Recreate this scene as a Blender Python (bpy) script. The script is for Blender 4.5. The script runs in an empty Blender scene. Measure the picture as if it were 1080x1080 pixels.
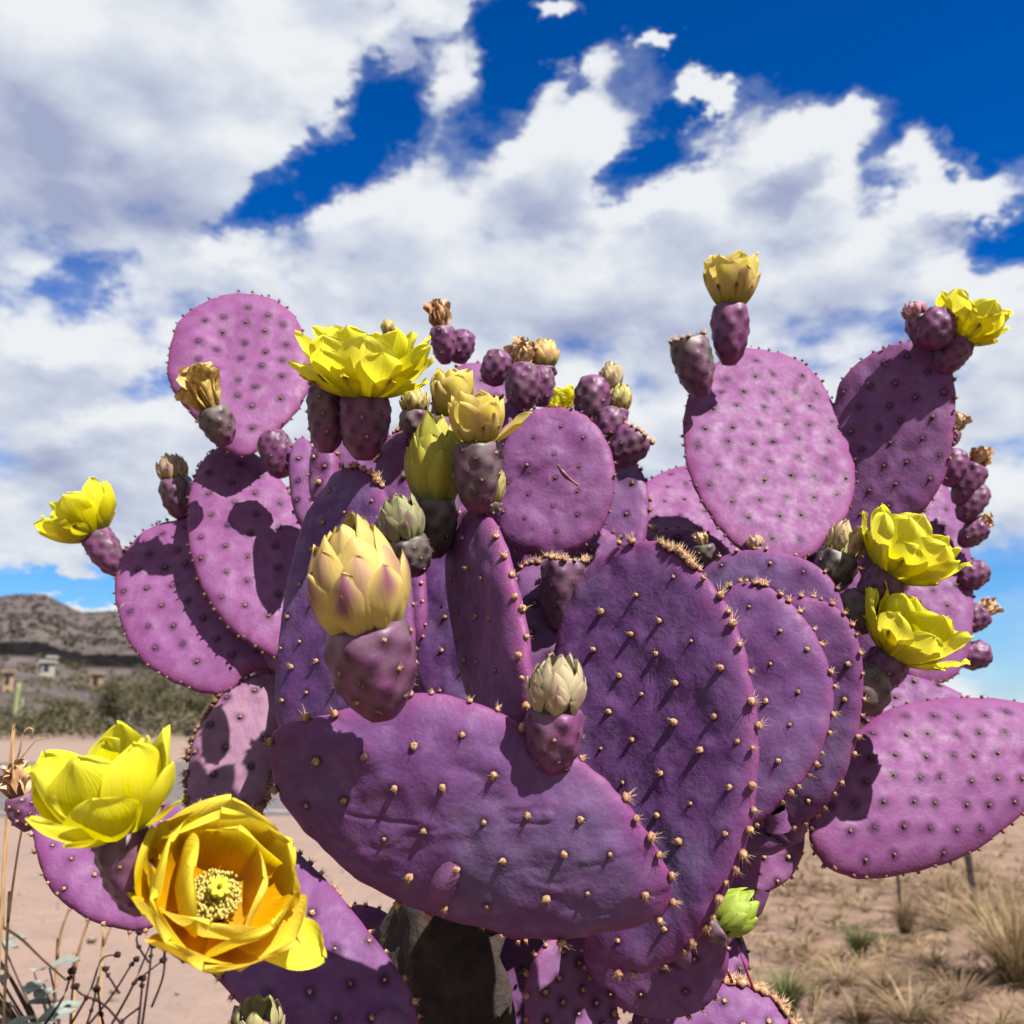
import bpy, bmesh, math, random
import numpy as np
from mathutils import Matrix, Vector

random.seed(7)
rng = np.random.default_rng(7)
scene = bpy.context.scene
COL = scene.collection
R = math.radians

# ------------------------------------------------------------------ camera
FPX = 1083.0                      # focal length in pixels of the 1080 px photograph
PITCH = math.atan(212 / FPX)      # horizon lies at y = 752
CAM = np.array([0.0, 0.0, 1.0])
FWD = np.array([0, math.cos(PITCH), math.sin(PITCH)])
UP = np.array([0, -math.sin(PITCH), math.cos(PITCH)])
RIGHT = np.array([1.0, 0, 0])
cd = bpy.data.cameras.new('camera')
cam = bpy.data.objects.new('camera', cd)
COL.objects.link(cam)
cam.location = CAM
cam.rotation_euler = (math.pi / 2 + PITCH, 0, 0)
cd.sensor_width = 36
cd.lens = 36 * FPX / 1080
cd.clip_start = 0.02
cd.clip_end = 20000
cd.dof.use_dof = True
cd.dof.focus_distance = 0.60
cd.dof.aperture_fstop = 14
scene.camera = cam

# ------------------------------------------------------------------ light
SUN = np.array([0.42, -0.45, 0.79]); SUN /= np.linalg.norm(SUN)
sd = bpy.data.lights.new('sun', 'SUN')
sd.energy = 5.0
sd.angle = R(0.53)
sd.color = (1.0, 0.955, 0.88)
sun = bpy.data.objects.new('sun', sd)
COL.objects.link(sun)
sun.rotation_euler = Vector(SUN).to_track_quat('Z', 'Y').to_euler()
scene.view_settings.view_transform = 'Standard'
scene.view_settings.look = 'None'
scene.view_settings.exposure = 1.62
scene.view_settings.gamma = 1
scene.view_settings.use_curve_mapping = False
scene.cycles.max_bounces = 6
scene.cycles.use_denoising = True


def ray(px, py):
    return FWD + RIGHT * ((px - 540) / FPX) + UP * ((540 - py) / FPX)


def img(px, py, depth):
    return CAM + ray(px, py) * depth


def ground_at(px, py, z=0.0):
    d = ray(px, py)
    return CAM + d * ((z - CAM[2]) / d[2])


def az_el(px, py):
    d = ray(px, py)
    return math.atan2(d[0], d[1]), math.atan2(d[2], math.hypot(d[0], d[1]))


# ------------------------------------------------------------------ world: clear deep sky with cumulus
class NT:
    def __init__(self, tree):
        self.t = tree

    def n(self, typ, ins=None, **props):
        nd = self.t.nodes.new(typ)
        for k, v in props.items():
            setattr(nd, k, v)
        for k, v in (ins or {}).items():
            s = nd.inputs[k]
            if isinstance(v, bpy.types.NodeSocket):
                self.t.links.new(v, s)
            else:
                s.default_value = v
        return nd

    def math(self, op, a, b=0.0, c=0.0, clamp=False):
        return self.n('ShaderNodeMath', {0: a, 1: b, 2: c}, operation=op, use_clamp=clamp).outputs[0]

    def vec(self, op, a, b=(0, 0, 0), scale=1.0):
        nd = self.n('ShaderNodeVectorMath', {0: a, 1: b}, operation=op)
        if op == 'SCALE':
            if isinstance(scale, bpy.types.NodeSocket):
                self.t.links.new(scale, nd.inputs['Scale'])
            else:
                nd.inputs['Scale'].default_value = scale
        return nd.outputs[0]

    def mix(self, f, a, b, blend='MIX'):
        nd = self.n('ShaderNodeMix', {0: f}, data_type='RGBA', blend_type=blend)
        for s, v in ((nd.inputs[6], a), (nd.inputs[7], b)):
            if isinstance(v, bpy.types.NodeSocket):
                self.t.links.new(v, s)
            else:
                s.default_value = (*v[:3], 1)
        return nd.outputs[2]

    def ramp(self, f, lo, hi, a=0.0, b=1.0, smooth=True):
        return self.n('ShaderNodeMapRange', {0: f, 1: lo, 2: hi, 3: a, 4: b},
                      interpolation_type='SMOOTHSTEP' if smooth else 'LINEAR').outputs[0]

    def noise(self, vec, scale, detail=4, rough=0.55, out=0, **kw):
        return self.n('ShaderNodeTexNoise', {'Vector': vec, 'Scale': scale, 'Detail': detail, 'Roughness': rough}, **kw).outputs[out]


def build_world():
    w = bpy.data.worlds.new('World')
    scene.world = w
    w.use_nodes = True
    w.cycles.sampling_method = 'NONE'
    t = w.node_tree
    t.nodes.clear()
    N = NT(t)
    out = t.nodes.new('ShaderNodeOutputWorld')
    bg = N.n('ShaderNodeBackground', {'Strength': 0.086})
    t.links.new(bg.outputs[0], out.inputs[0])
    sky = N.n('ShaderNodeTexSky', sky_type='NISHITA', sun_disc=False)
    sky.sun_elevation = math.asin(SUN[2])
    sky.sun_rotation = math.atan2(SUN[0], SUN[1])
    sky.air_density = 1.0
    sky.dust_density = 0.1
    sky.ozone_density = 4.0
    sky.altitude = 900
    hs = N.n('ShaderNodeHueSaturation', {'Hue': 0.508, 'Saturation': 1.45, 'Value': 0.50, 'Fac': 1.0, 'Color': sky.outputs[0]})
    blue = N.n('ShaderNodeGamma', {0: hs.outputs[0], 1: 1.15}).outputs[0]

    d = N.vec('NORMALIZE', N.n('ShaderNodeTexCoord').outputs['Generated'])
    sep = N.n('ShaderNodeSeparateXYZ', {0: d})
    x, y, z = sep.outputs
    zc = N.math('MAXIMUM', z, 0.0)
    den = N.math('ADD', zc, 0.16)
    proj = N.n('ShaderNodeCombineXYZ', {0: N.math('DIVIDE', x, den), 1: N.math('DIVIDE', y, den), 2: 0.0}).outputs[0]
    az = N.math('ARCTAN2', x, y)
    el = N.math('ARCSINE', z)
    ae = N.n('ShaderNodeCombineXYZ', {0: az, 1: el, 2: 0.0}).outputs[0]
    d3 = N.n('ShaderNodeCombineXYZ', {0: x, 1: y, 2: N.math('MULTIPLY', N.math('POWER', zc, 0.8), 1.75)}).outputs[0]
    warp = N.vec('SUBTRACT', N.noise(d3, 9.0, 5, 0.65, out=1), (0.5, 0.5, 0.5))
    aew = N.vec('ADD', ae, N.vec('MULTIPLY', warp, (0.15, 0.12, 0.0)))
    big = N.math('MULTIPLY', N.math('SUBTRACT', N.noise(proj, 0.9, 3, 0.5), 0.5), 0.5)

    def moments(coords):
        q = N.n('ShaderNodeSeparateXYZ', {0: coords})
        X, Y = q.outputs[0], q.outputs[1]
        sq = N.n('ShaderNodeCombineXYZ', {0: N.math('MULTIPLY', X, X), 1: N.math('MULTIPLY', X, Y), 2: N.math('MULTIPLY', Y, Y)}).outputs[0]
        return sq, N.n('ShaderNodeCombineXYZ', {0: X, 1: Y, 2: 1.0}).outputs[0]

    def dot(v, c):
        return N.n('ShaderNodeVectorMath', {0: v, 1: c}, operation='DOT_PRODUCT').outputs['Value']

    def blobs(rows, acc, mom):
        # each row is a soft elliptical patch of the sky: x, y, radii, tilt, amount
        for (px, py, rx, ry, rot, amp) in rows:
            a, e = az_el(px, py)
            rx, ry = rx * .00068, ry * .00068
            c_, s_ = math.cos(R(rot)), math.sin(R(rot))
            M = np.array([[c_, s_], [-s_, c_]]) / np.array([[rx], [ry]])
            Q = M.T @ M
            p = np.array([a, e])
            lin = 2 * Q @ p
            t_ = N.math('ADD', dot(mom[0], (-Q[0, 0], -2 * Q[0, 1], -Q[1, 1])), dot(mom[1], (lin[0], lin[1], 1 - p @ Q @ p)))
            t_ = N.math('MAXIMUM', t_, 0.0)
            acc = N.math('MULTIPLY_ADD', N.math('MULTIPLY', t_, t_), amp, acc)
        return acc

    COVER = ((860, -20, 480, 190, -4, -3.4), (300, 205, 150, 50, 32, -1.9), (400, 120, 170, 80, 48, -2.4), (570, 40, 200, 90, 10, -4.2), (520, 115, 120, 70, 25, -1.6),
             (1050, 100, 280, 150, -10, -3.0), (690, 165, 130, 55, 22, -2.0), (112, 288, 110, 54, 10, -1.0), (72, 322, 90, 44, 0, -.7), (132, 415, 120, 54, 18, -1.0),
             (65, 622, 260, 50, 0, -2.4), (1075, 640, 200, 170, 0, -1.6), (1075, 240, 110, 70, 0, -2.2), (950, 190, 120, 90, 40, -1.1), (600, 690, 900, 90, 0, -0.8),
             (150, 90, 330, 180, 10, 0.7), (590, 165, 130, 70, 28, 1.3), (845, 155, 130, 60, 24, 1.9), (700, 280, 460, 90, 4, 0.7), (440, 25, 90, 50, 30, 1.6),
             (598, 18, 84, 28, 8, 3.6), (700, 46, 54, 18, -6, 2.9), (742, 102, 50, 38, 0, 2.4), (575, 80, 66, 40, 20, 1.6), (975, 160, 66, 50, 20, 2.0), (497, 62, 50, 36, 30, 1.1),
             (1010, 215, 120, 56, 0, 1.7), (60, 597, 60, 18, 0, 1.6), (60, 645, 240, 20, 0, 1.7))

    def puffs(v, fine):
        n = N.noise(v, 7.0, 7 if fine else 4, 0.56)
        wv = N.vec('ADD', v, N.vec('SCALE', N.noise(v, 16, 2, .6, out=1), scale=.055))
        r = n
        for sc_, am in ((9.0, .20), (22.0, .10)) if fine else ((9.0, .20),):
            vo = N.n('ShaderNodeTexVoronoi', {'Vector': wv, 'Scale': sc_}, feature='F1').outputs['Distance']
            r = N.math('MULTIPLY_ADD', vo, -am, N.math('ADD', r, am * .5))
        return r

    def density(dirs, mom, fine):
        rows = COVER if fine else [r_ for r_ in COVER if r_[2] > 85]
        return N.math('MULTIPLY_ADD', N.math('SUBTRACT', puffs(dirs, fine), 0.5), 4.3, N.math('ADD', blobs(rows, 0.75, mom), big))


    mom = moments(aew)
    D = density(d3, mom, True)
    # cloud standing between this point and the light, a little higher up: tops stay white, bases go grey
    Du = density(N.vec('ADD', d3, (0.014, -0.006, 0.050)), moments(N.vec('ADD', aew, (0.014, 0.030, 0.0))), False)
    alpha = N.ramp(D, -0.36, 0.66)
    alpha = N.math('MAXIMUM', alpha, N.math('MULTIPLY', N.ramp(D, -0.9, 0.1), 0.2))
    lit = N.ramp(Du, -0.5, 2.2, 1.06, 0.40)
    lit = N.math('ADD', lit, N.math('MULTIPLY', N.math('SUBTRACT', D, Du), 0.22))
    DARK = ((90, 215, 300, 120, -5, -0.60), (400, 310, 520, 50, 4, -0.14), (30, 400, 240, 60, 0, -0.2), (60, 505, 240, 45, 0, -0.3), (700, 340, 420, 50, 0, -0.2), (1000, 420, 200, 60, 0, -0.15),
            (560, 165, 160, 60, 28, 0.15), (840, 150, 160, 50, 22, 0.2), (240, 70, 260, 90, 0, 0.18))
    lit = N.math('ADD', lit, blobs(DARK, 0.0, mom), clamp=True)
    cr = N.n('ShaderNodeValToRGB', {0: lit})
    e = cr.color_ramp.elements
    e[0].position = 0.0; e[0].color = (1.38, 1.56, 2.25, 1)
    e[1].position = 1.0; e[1].color = (3.2, 3.3, 3.42, 1)
    m = e.new(0.5); m.color = (2.25, 2.45, 2.90, 1)
    # thin air near the horizon pales the sky
    hz = N.ramp(el, 0.0, 0.30, 1.0, 0.0)
    blue2 = N.mix(N.math('MULTIPLY', hz, 0.62), blue, (.60, 1.55, 3.0))
    col = N.mix(alpha, blue2, cr.outputs[0])
    t.links.new(col, bg.inputs['Color'])


build_world()


# ------------------------------------------------------------------ helpers
WORLD_POS = {}


def add(name, verts, faces, mat, parent=None, origin=None, smooth=True, attrs=None, kind=None, color=None, mesh=None):
    """one mesh object; verts are in world space, the origin is put at `origin`"""
    if origin is None:
        origin = np.mean(verts, axis=0) if mesh is None else np.zeros(3)
    origin = np.asarray(origin, float)
    if mesh is None:
        mesh = bpy.data.meshes.new(name)
        v = np.asarray(verts, float) - origin
        if isinstance(faces, np.ndarray):
            mesh.vertices.add(len(v)); mesh.vertices.foreach_set('co', v.ravel())
            k = faces.shape[1]
            mesh.loops.add(faces.size); mesh.loops.foreach_set('vertex_index', faces.ravel().astype(np.int32))
            mesh.polygons.add(len(faces))
            mesh.polygons.foreach_set('loop_start', np.arange(len(faces), dtype=np.int32) * k)
            mesh.update(calc_edges=True)
            mesh.validate()
        else:
            mesh.from_pydata([tuple(p) for p in v], [], [tuple(int(i) for i in f) for f in faces])
        if smooth:
            mesh.polygons.foreach_set('use_smooth', [True] * len(mesh.polygons))
        for an, av in (attrs or {}).items():
            av = np.asarray(av, np.float32)
            if av.ndim == 1:
                at = mesh.attributes.new(an, 'FLOAT', 'POINT'); at.data.foreach_set('value', av)
            else:
                at = mesh.attributes.new(an, 'FLOAT_COLOR', 'POINT')
                c4 = np.ones((len(av), 4), np.float32); c4[:, :3] = av[:, :3]
                at.data.foreach_set('color', c4.ravel())
        mesh.materials.append(mat)
    o = bpy.data.objects.new(name, mesh)
    COL.objects.link(o)
    pw = WORLD_POS[parent.name] if parent is not None else np.zeros(3)
    o.parent = parent
    o.location = origin - pw
    WORLD_POS[o.name] = origin
    if kind:
        o['kind'] = kind
    if color is not None:
        o.color = color
    return o


def empty(name, loc, parent=None):
    o = bpy.data.objects.new(name, None)
    COL.objects.link(o)
    o.empty_display_size = 0.05
    loc = np.asarray(loc, float)
    o.parent = parent
    o.location = loc - (WORLD_POS[parent.name] if parent is not None else 0)
    WORLD_POS[o.name] = loc
    return o


def tag(o, label, cat, group=None, kind=None):
    o['label'] = label
    o['category'] = cat
    if group:
        o['group'] = group
    if kind:
        o['kind'] = kind
    return o


def unit(v):
    v = np.asarray(v, float)
    return v / np.linalg.norm(v)


def frame(n):
    n = unit(n)
    a = np.array([0, 0, 1.0]) if abs(n[2]) < 0.9 else np.array([1.0, 0, 0])
    e1 = unit(np.cross(a, n))
    return e1, np.cross(n, e1), n


def _h(i, j, k):
    h = (i * 374761393 + j * 668265263 + k * 2147483647) & 0xffffffff
    h = ((h ^ (h >> 13)) * 1274126177) & 0xffffffff
    return ((h ^ (h >> 16)) & 0xffff) / 65535.0


def vnoise(p):
    p = np.atleast_2d(p)
    i = np.floor(p).astype(np.int64)
    f = p - i
    f = f * f * (3 - 2 * f)
    r = 0
    for a in (0, 1):
        for b in (0, 1):
            for c in (0, 1):
                w = (f[:, 0] if a else 1 - f[:, 0]) * (f[:, 1] if b else 1 - f[:, 1]) * (f[:, 2] if c else 1 - f[:, 2])
                r = r + w * _h(i[:, 0] + a, i[:, 1] + b, i[:, 2] + c)
    return r * 2 - 1


def fbm(p, oct=4):
    r = 0; a = 0.5
    for k in range(oct):
        r = r + a * vnoise(p * 2 ** k + 17.3 * k)
        a *= 0.5
    return r


def grid_faces(nu, nv, wrap_u=False):
    """faces of a grid of nv rows of nu columns"""
    i = np.arange(nu if wrap_u else nu - 1)
    j = np.arange(nv - 1)
    I, J = np.meshgrid(i, j)
    I = I.ravel(); J = J.ravel()
    I2 = (I + 1) % nu
    return np.stack([J * nu + I, J * nu + I2, (J + 1) * nu + I2, (J + 1) * nu + I], 1)


# ------------------------------------------------------------------ materials
ALB = 0.70    # reflectance scale that goes with the exposure above


def new_mat(name):
    m = bpy.data.materials.new(name)
    m.use_nodes = True
    t = m.node_tree
    t.nodes.clear()
    N = NT(t)
    out = t.nodes.new('ShaderNodeOutputMaterial')
    b = N.n('ShaderNodeBsdfPrincipled')
    t.links.new(b.outputs[0], out.inputs[0])
    return m, N, b, out


def pad_material():
    m, N, b, out = new_mat('cactus_skin')
    L = m.node_tree.links
    pos = N.n('ShaderNodeNewGeometry').outputs['Position']
    rim = N.n('ShaderNodeAttribute', attribute_name='rim').outputs['Fac']
    spot = N.n('ShaderNodeAttribute', attribute_name='spot').outputs['Fac']
    oc = N.n('ShaderNodeObjectInfo')
    sp = N.n('ShaderNodeSeparateColor', {0: oc.outputs['Color']})
    tint, weather = sp.outputs[0], sp.outputs[1]
    n1 = N.noise(pos, 22, 5, 0.6)
    n2 = N.noise(pos, 90, 5, 0.62)
    n3 = N.noise(pos, 380, 3, 0.6)
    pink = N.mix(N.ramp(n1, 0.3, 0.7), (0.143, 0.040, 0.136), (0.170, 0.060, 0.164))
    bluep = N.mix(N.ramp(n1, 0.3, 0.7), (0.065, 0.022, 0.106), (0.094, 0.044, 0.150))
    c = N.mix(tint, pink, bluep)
    n0 = N.noise(pos, 11, 3, 0.5)
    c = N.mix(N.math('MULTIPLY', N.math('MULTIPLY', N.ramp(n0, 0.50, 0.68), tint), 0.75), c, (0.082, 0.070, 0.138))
    # worn places where the waxy bloom is rubbed off
    c = N.mix(N.math('MULTIPLY', N.ramp(n2, 0.50, 0.72), 0.45), c, (0.112, 0.019, 0.092))
    c = N.mix(N.math('MULTIPLY', N.ramp(n2, 0.52, 0.30), 0.34), c, (0.180, 0.098, 0.190))
    c = N.mix(N.math('MULTIPLY', N.ramp(n3, 0.62, 0.78), 0.20), c, (0.23, 0.14, 0.22))
    c = N.mix(N.math('MULTIPLY', rim, 0.55), c, (0.175, 0.026, 0.110))
    c = N.mix(N.math('MULTIPLY', weather, 0.75), c, N.mix(N.ramp(n2, 0.35, 0.65), (0.18, 0.085, 0.130), (0.26, 0.165, 0.20)))
    # pale corky scratches and pinprick scars
    stretch = N.n('ShaderNodeMapping', {'Vector': pos, 'Rotation': (0.3, 0.5, 0.9), 'Scale': (9, 60, 14)}).outputs[0]
    scr = N.ramp(N.noise(stretch, 2.5, 4, 0.6), 0.68, 0.73)
    sc2 = N.math('MULTIPLY', scr, N.ramp(N.noise(pos, 14, 2, 0.5), 0.56, 0.68))
    c = N.mix(N.math('MULTIPLY', sc2, 0.85), c, (0.26, 0.185, 0.16))
    c = N.mix(spot, c, (0.030, 0.003, 0.028))
    c = N.vec('SCALE', c, scale=ALB)
    L.new(c, b.inputs['Base Color'])
    b.inputs['Roughness'].default_value = 0.52
    L.new(N.ramp(n2, 0.3, 0.7, 0.52, 0.74), b.inputs['Roughness'])
    b.inputs['Specular IOR Level'].default_value = 0.17
    hgt = N.math('ADD', N.math('MULTIPLY', n2, 0.7), N.math('MULTIPLY', n3, 0.25))
    bump = N.n('ShaderNodeBump', {'Height': hgt, 'Strength': 0.55, 'Distance': 0.0022})
    L.new(bump.outputs[0], b.inputs['Normal'])
    return m


def attr_material(name, rough=0.6, trans=0.0, noise_scale=150, noise_amt=0.25, bump=0.0, spec=0.3, alb=ALB, vein=False):
    m, N, b, out = new_mat(name)
    L = m.node_tree.links
    pos = N.n('ShaderNodeNewGeometry').outputs['Position']
    a = N.n('ShaderNodeAttribute', attribute_name='Col').outputs['Color']
    nz = N.noise(pos, noise_scale, 4, 0.6)
    if vein:
        nz = N.noise(N.n('ShaderNodeAttribute', attribute_name='vein').outputs['Vector'], 2.2, 3, .6)
    k = N.ramp(nz, 0.25, 0.75, (1 - noise_amt) * alb, (1 + noise_amt * 0.5) * alb)
    c = N.vec('SCALE', a, scale=k)
    L.new(c, b.inputs['Base Color'])
    b.inputs['Roughness'].default_value = rough
    b.inputs['Specular IOR Level'].default_value = spec
    if bump:
        bm_ = N.n('ShaderNodeBump', {'Height': nz, 'Strength': bump, 'Distance': 0.002})
        L.new(bm_.outputs[0], b.inputs['Normal'])
    if trans:
        tr = N.n('ShaderNodeBsdfTranslucent', {'Color': c})
        mx = N.n('ShaderNodeMixShader', {0: trans, 1: b.outputs[0], 2: tr.outputs[0]})
        L.new(mx.outputs[0], out.inputs[0])
    return m


M_PAD = pad_material()
M_PETAL = attr_material('petal', 0.5, 0.52, 120, 0.13, 0.35, 0.2, 0.96, True)
M_SCALE = attr_material('bud_scale', 0.55, 0.22, 140, 0.12, 0.15, .2, ALB, True)
M_FRUIT = attr_material('fruit_skin', 0.5, 0.0, 110, 0.35, 0.2)
M_AREOLE = attr_material('areole_wool', 0.9, 0.0, 900, 0.4, 0.0, 0.1)
M_DRY = attr_material('dried_petal', 0.85, 0.15, 300, 0.45, 0.3, 0.1)
M_STAMEN = attr_material('stamen', 0.7, 0.2, 800, 0.2)

# ------------------------------------------------------------------ areole templates
def ico(sub):
    bm = bmesh.new()
    bmesh.ops.create_icosphere(bm, subdivisions=sub, radius=1)
    v = np.array([x.co[:] for x in bm.verts]); f = np.array([[q.index for q in p.verts] for p in bm.faces])
    bm.free()
    return v, f


def areole_template(seed, fine=True):
    r = np.random.default_rng(seed)
    v, f = ico(2 if fine else 1)
    nz = 1 + 0.28 * fbm(v * 2.2 + seed * 9.1, 2)[:, None] + (0.10 * r.standard_normal((len(v), 1)))
    v = v * nz * np.array([0.85, 0.85, 0.72]) + np.array([0, 0, 0.32])
    t = np.clip((v[:, 2] + 0.3) / 1.4, 0, 1)[:, None]
    c = (1 - t) * np.array([0.10, 0.02, 0.022]) + t * np.array([0.50, 0.31, 0.17])
    c = c * (0.75 + 0.5 * r.random((len(v), 1)))
    V = [v]; F = [f]; C = [c]
    base = len(v)
    for k in range(13 if fine else 5):                      # glochids
        a = r.random() * 6.283; tl = 0.25 + 0.75 * r.random()
        d = unit([math.cos(a) * tl, math.sin(a) * tl, 0.9])
        e1, e2, _ = frame(d)
        p0 = d * 0.6 + np.array([0, 0, 0.25]); ln = 0.8 + 1.5 * r.random() ** 2
        w = 0.085
        V.append(np.array([p0 + e1 * w, p0 - e1 * w * 0.5 + e2 * w * 0.87, p0 - e1 * w * 0.5 - e2 * w * 0.87, p0 + d * ln]))
        F.append(np.array([[0, 1, 3], [1, 2, 3], [2, 0, 3]]) + base)
        C.append(np.array([[0.28, 0.10, 0.06]] * 3 + [[0.55, 0.42, 0.26]]))
        base += 4
    return np.concatenate(V), np.concatenate(F), np.concatenate(C)


AT_FINE = [areole_template(s) for s in range(5)]
AT_LOW = [areole_template(s + 20, False) for s in range(5)]
AT_MESH = []
for k, (v, f, c) in enumerate(AT_FINE):
    o = add('areole', v, f, M_AREOLE, attrs={'Col': c}, origin=(0, 0, 0))
    AT_MESH.append(o.data)
    WORLD_POS.pop(o.name)
    bpy.data.objects.remove(o)


def joined_areoles(name, pts, nrm, rad, parent, templates, tintdark=1.0):
    V = []; F = []; C = []; base = 0
    for p, n, r_ in zip(pts, nrm, rad):
        v, f, c = templates[random.randrange(len(templates))]
        e1, e2, n = frame(n)
        a = random.random() * 6.283
        x = e1 * math.cos(a) + e2 * math.sin(a); y = np.cross(n, x)
        V.append(p + r_ * (v[:, :1] * x + v[:, 1:2] * y + v[:, 2:] * n)); F.append(f + base); C.append(c * tintdark * (0.8 + 0.4 * random.random()))
        base += len(v)
    if not V:
        return None
    return add(name, np.concatenate(V), np.concatenate(F), M_AREOLE, parent, WORLD_POS[parent.name], attrs={'Col': np.concatenate(C)}, kind='stuff')


# ------------------------------------------------------------------ the cactus
ROOT_POS = np.array([0.02, 0.74, 0.0])
cactus = empty('prickly_pear_cactus', ROOT_POS)
tag(cactus, 'purple prickly pear cactus covered in yellow flowers, buds and fruits', 'cactus')

PADS = {}
# outlines of the larger pads, in photograph pixels
OUT = {
    'P7': [(278, 800), (283, 775), (300, 762), (335, 757), (375, 745), (420, 737), (470, 741), (520, 757), (560, 777), (600, 800), (640, 832), (672, 868), (695, 905), (705, 940), (698, 965), (670, 982),
           (620, 992), (560, 997), (500, 990), (450, 975), (400, 952), (350, 917), (310, 875), (288, 838)],
    'P18': [(580, 690), (588, 650), (605, 605), (630, 575), (660, 560), (690, 562), (720, 577), (745, 603), (765, 635), (780, 670), (790, 710), (796, 760), (794, 815), (786, 865), (772, 910), (752, 950), (725, 985),
            (690, 1010), (650, 1010), (615, 960), (595, 880), (582, 790)],
    'P8': [(345, 505), (360, 488), (385, 490), (402, 510), (415, 545), (428, 600), (432, 660), (428, 720), (410, 765), (360, 785), (310, 785), (293, 750), (294, 690), (300, 630), (310, 580), (325, 535)],
    'P2': [(238, 462), (262, 466), (290, 492), (315, 530), (325, 580), (322, 640), (310, 680), (295, 687), (270, 678), (240, 655), (215, 620), (200, 575), (197, 530), (205, 495), (218, 473)],
    'P3': [(183, 543), (205, 545), (250, 590), (290, 660), (295, 695), (260, 708), (235, 724), (205, 722), (170, 708), (140, 680), (124, 640), (122, 605), (132, 575), (155, 553)],
    'P4': [(250, 716), (290, 706), (299, 730), (296, 770), (288, 810), (275, 850), (240, 870), (205, 855), (198, 830), (202, 790), (215, 760), (232, 734)],
    'P6': [(190, 850), (225, 836), (268, 850), (310, 892), (350, 935), (400, 1000), (428, 1045), (430, 1090), (400, 1120), (340, 1105), (280, 1070), (225, 1020), (180, 960), (160, 890), (165, 840)],
    'P14': [(745, 385), (775, 362), (800, 360), (835, 368), (865, 395), (885, 430), (897, 470), (900, 505), (893, 535), (875, 560), (850, 578), (825, 585), (795, 578), (765, 555), (740, 520), (726, 485), (720, 450), (724, 415)],
    'P15': [(885, 400), (910, 375), (940, 362), (970, 362), (995, 378), (1006, 410), (1005, 455), (995, 500), (975, 535), (950, 555), (920, 580), (895, 590), (880, 570), (875, 520), (873, 460), (877, 425)],
    'P16': [(960, 530), (975, 510), (990, 502), (1008, 520), (1020, 555), (1026, 600), (1025, 650), (1018, 690), (1000, 710), (970, 712), (945, 690), (935, 640), (940, 580)],
    'P17': [(857, 868), (862, 840), (880, 805), (905, 770), (935, 742), (970, 728), (1020, 723), (1080, 727), (1120, 745), (1130, 785), (1110, 830), (1075, 862), (1040, 888), (1000, 905), (950, 916), (915, 917), (885, 908), (865, 892)],
    'P19': [(755, 630), (775, 610), (800, 612), (830, 630), (855, 660), (872, 700), (878, 735), (870, 775), (850, 815), (820, 848), (795, 868), (770, 862), (750, 820), (740, 740), (745, 670)],
    'P11': [(540, 450), (555, 433), (585, 427), (615, 435), (638, 460), (648, 495), (645, 530), (630, 560), (605, 580), (575, 588), (545, 580), (528, 560), (523, 525), (528, 480)],
    'P1': [(177, 385), (185, 345), (205, 322), (235, 309), (265, 307), (295, 315), (318, 340), (327, 375), (328, 400), (315, 430), (288, 456), (262, 476), (238, 470), (205, 437), (185, 412)],
    'P5': [(35, 880), (38, 866), (70, 850), (120, 840), (165, 860), (185, 910), (180, 955), (150, 978), (110, 972), (75, 955), (48, 925)],
    'P22': [(786, 872), (820, 862), (845, 868), (848, 890), (838, 920), (815, 938), (790, 942), (781, 915)],
    'P23': [(665, 1075), (680, 1050), (710, 1035), (750, 1030), (795, 1040), (825, 1060), (840, 1095), (830, 1150), (780, 1200), (720, 1200), (675, 1150)],
}


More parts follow.
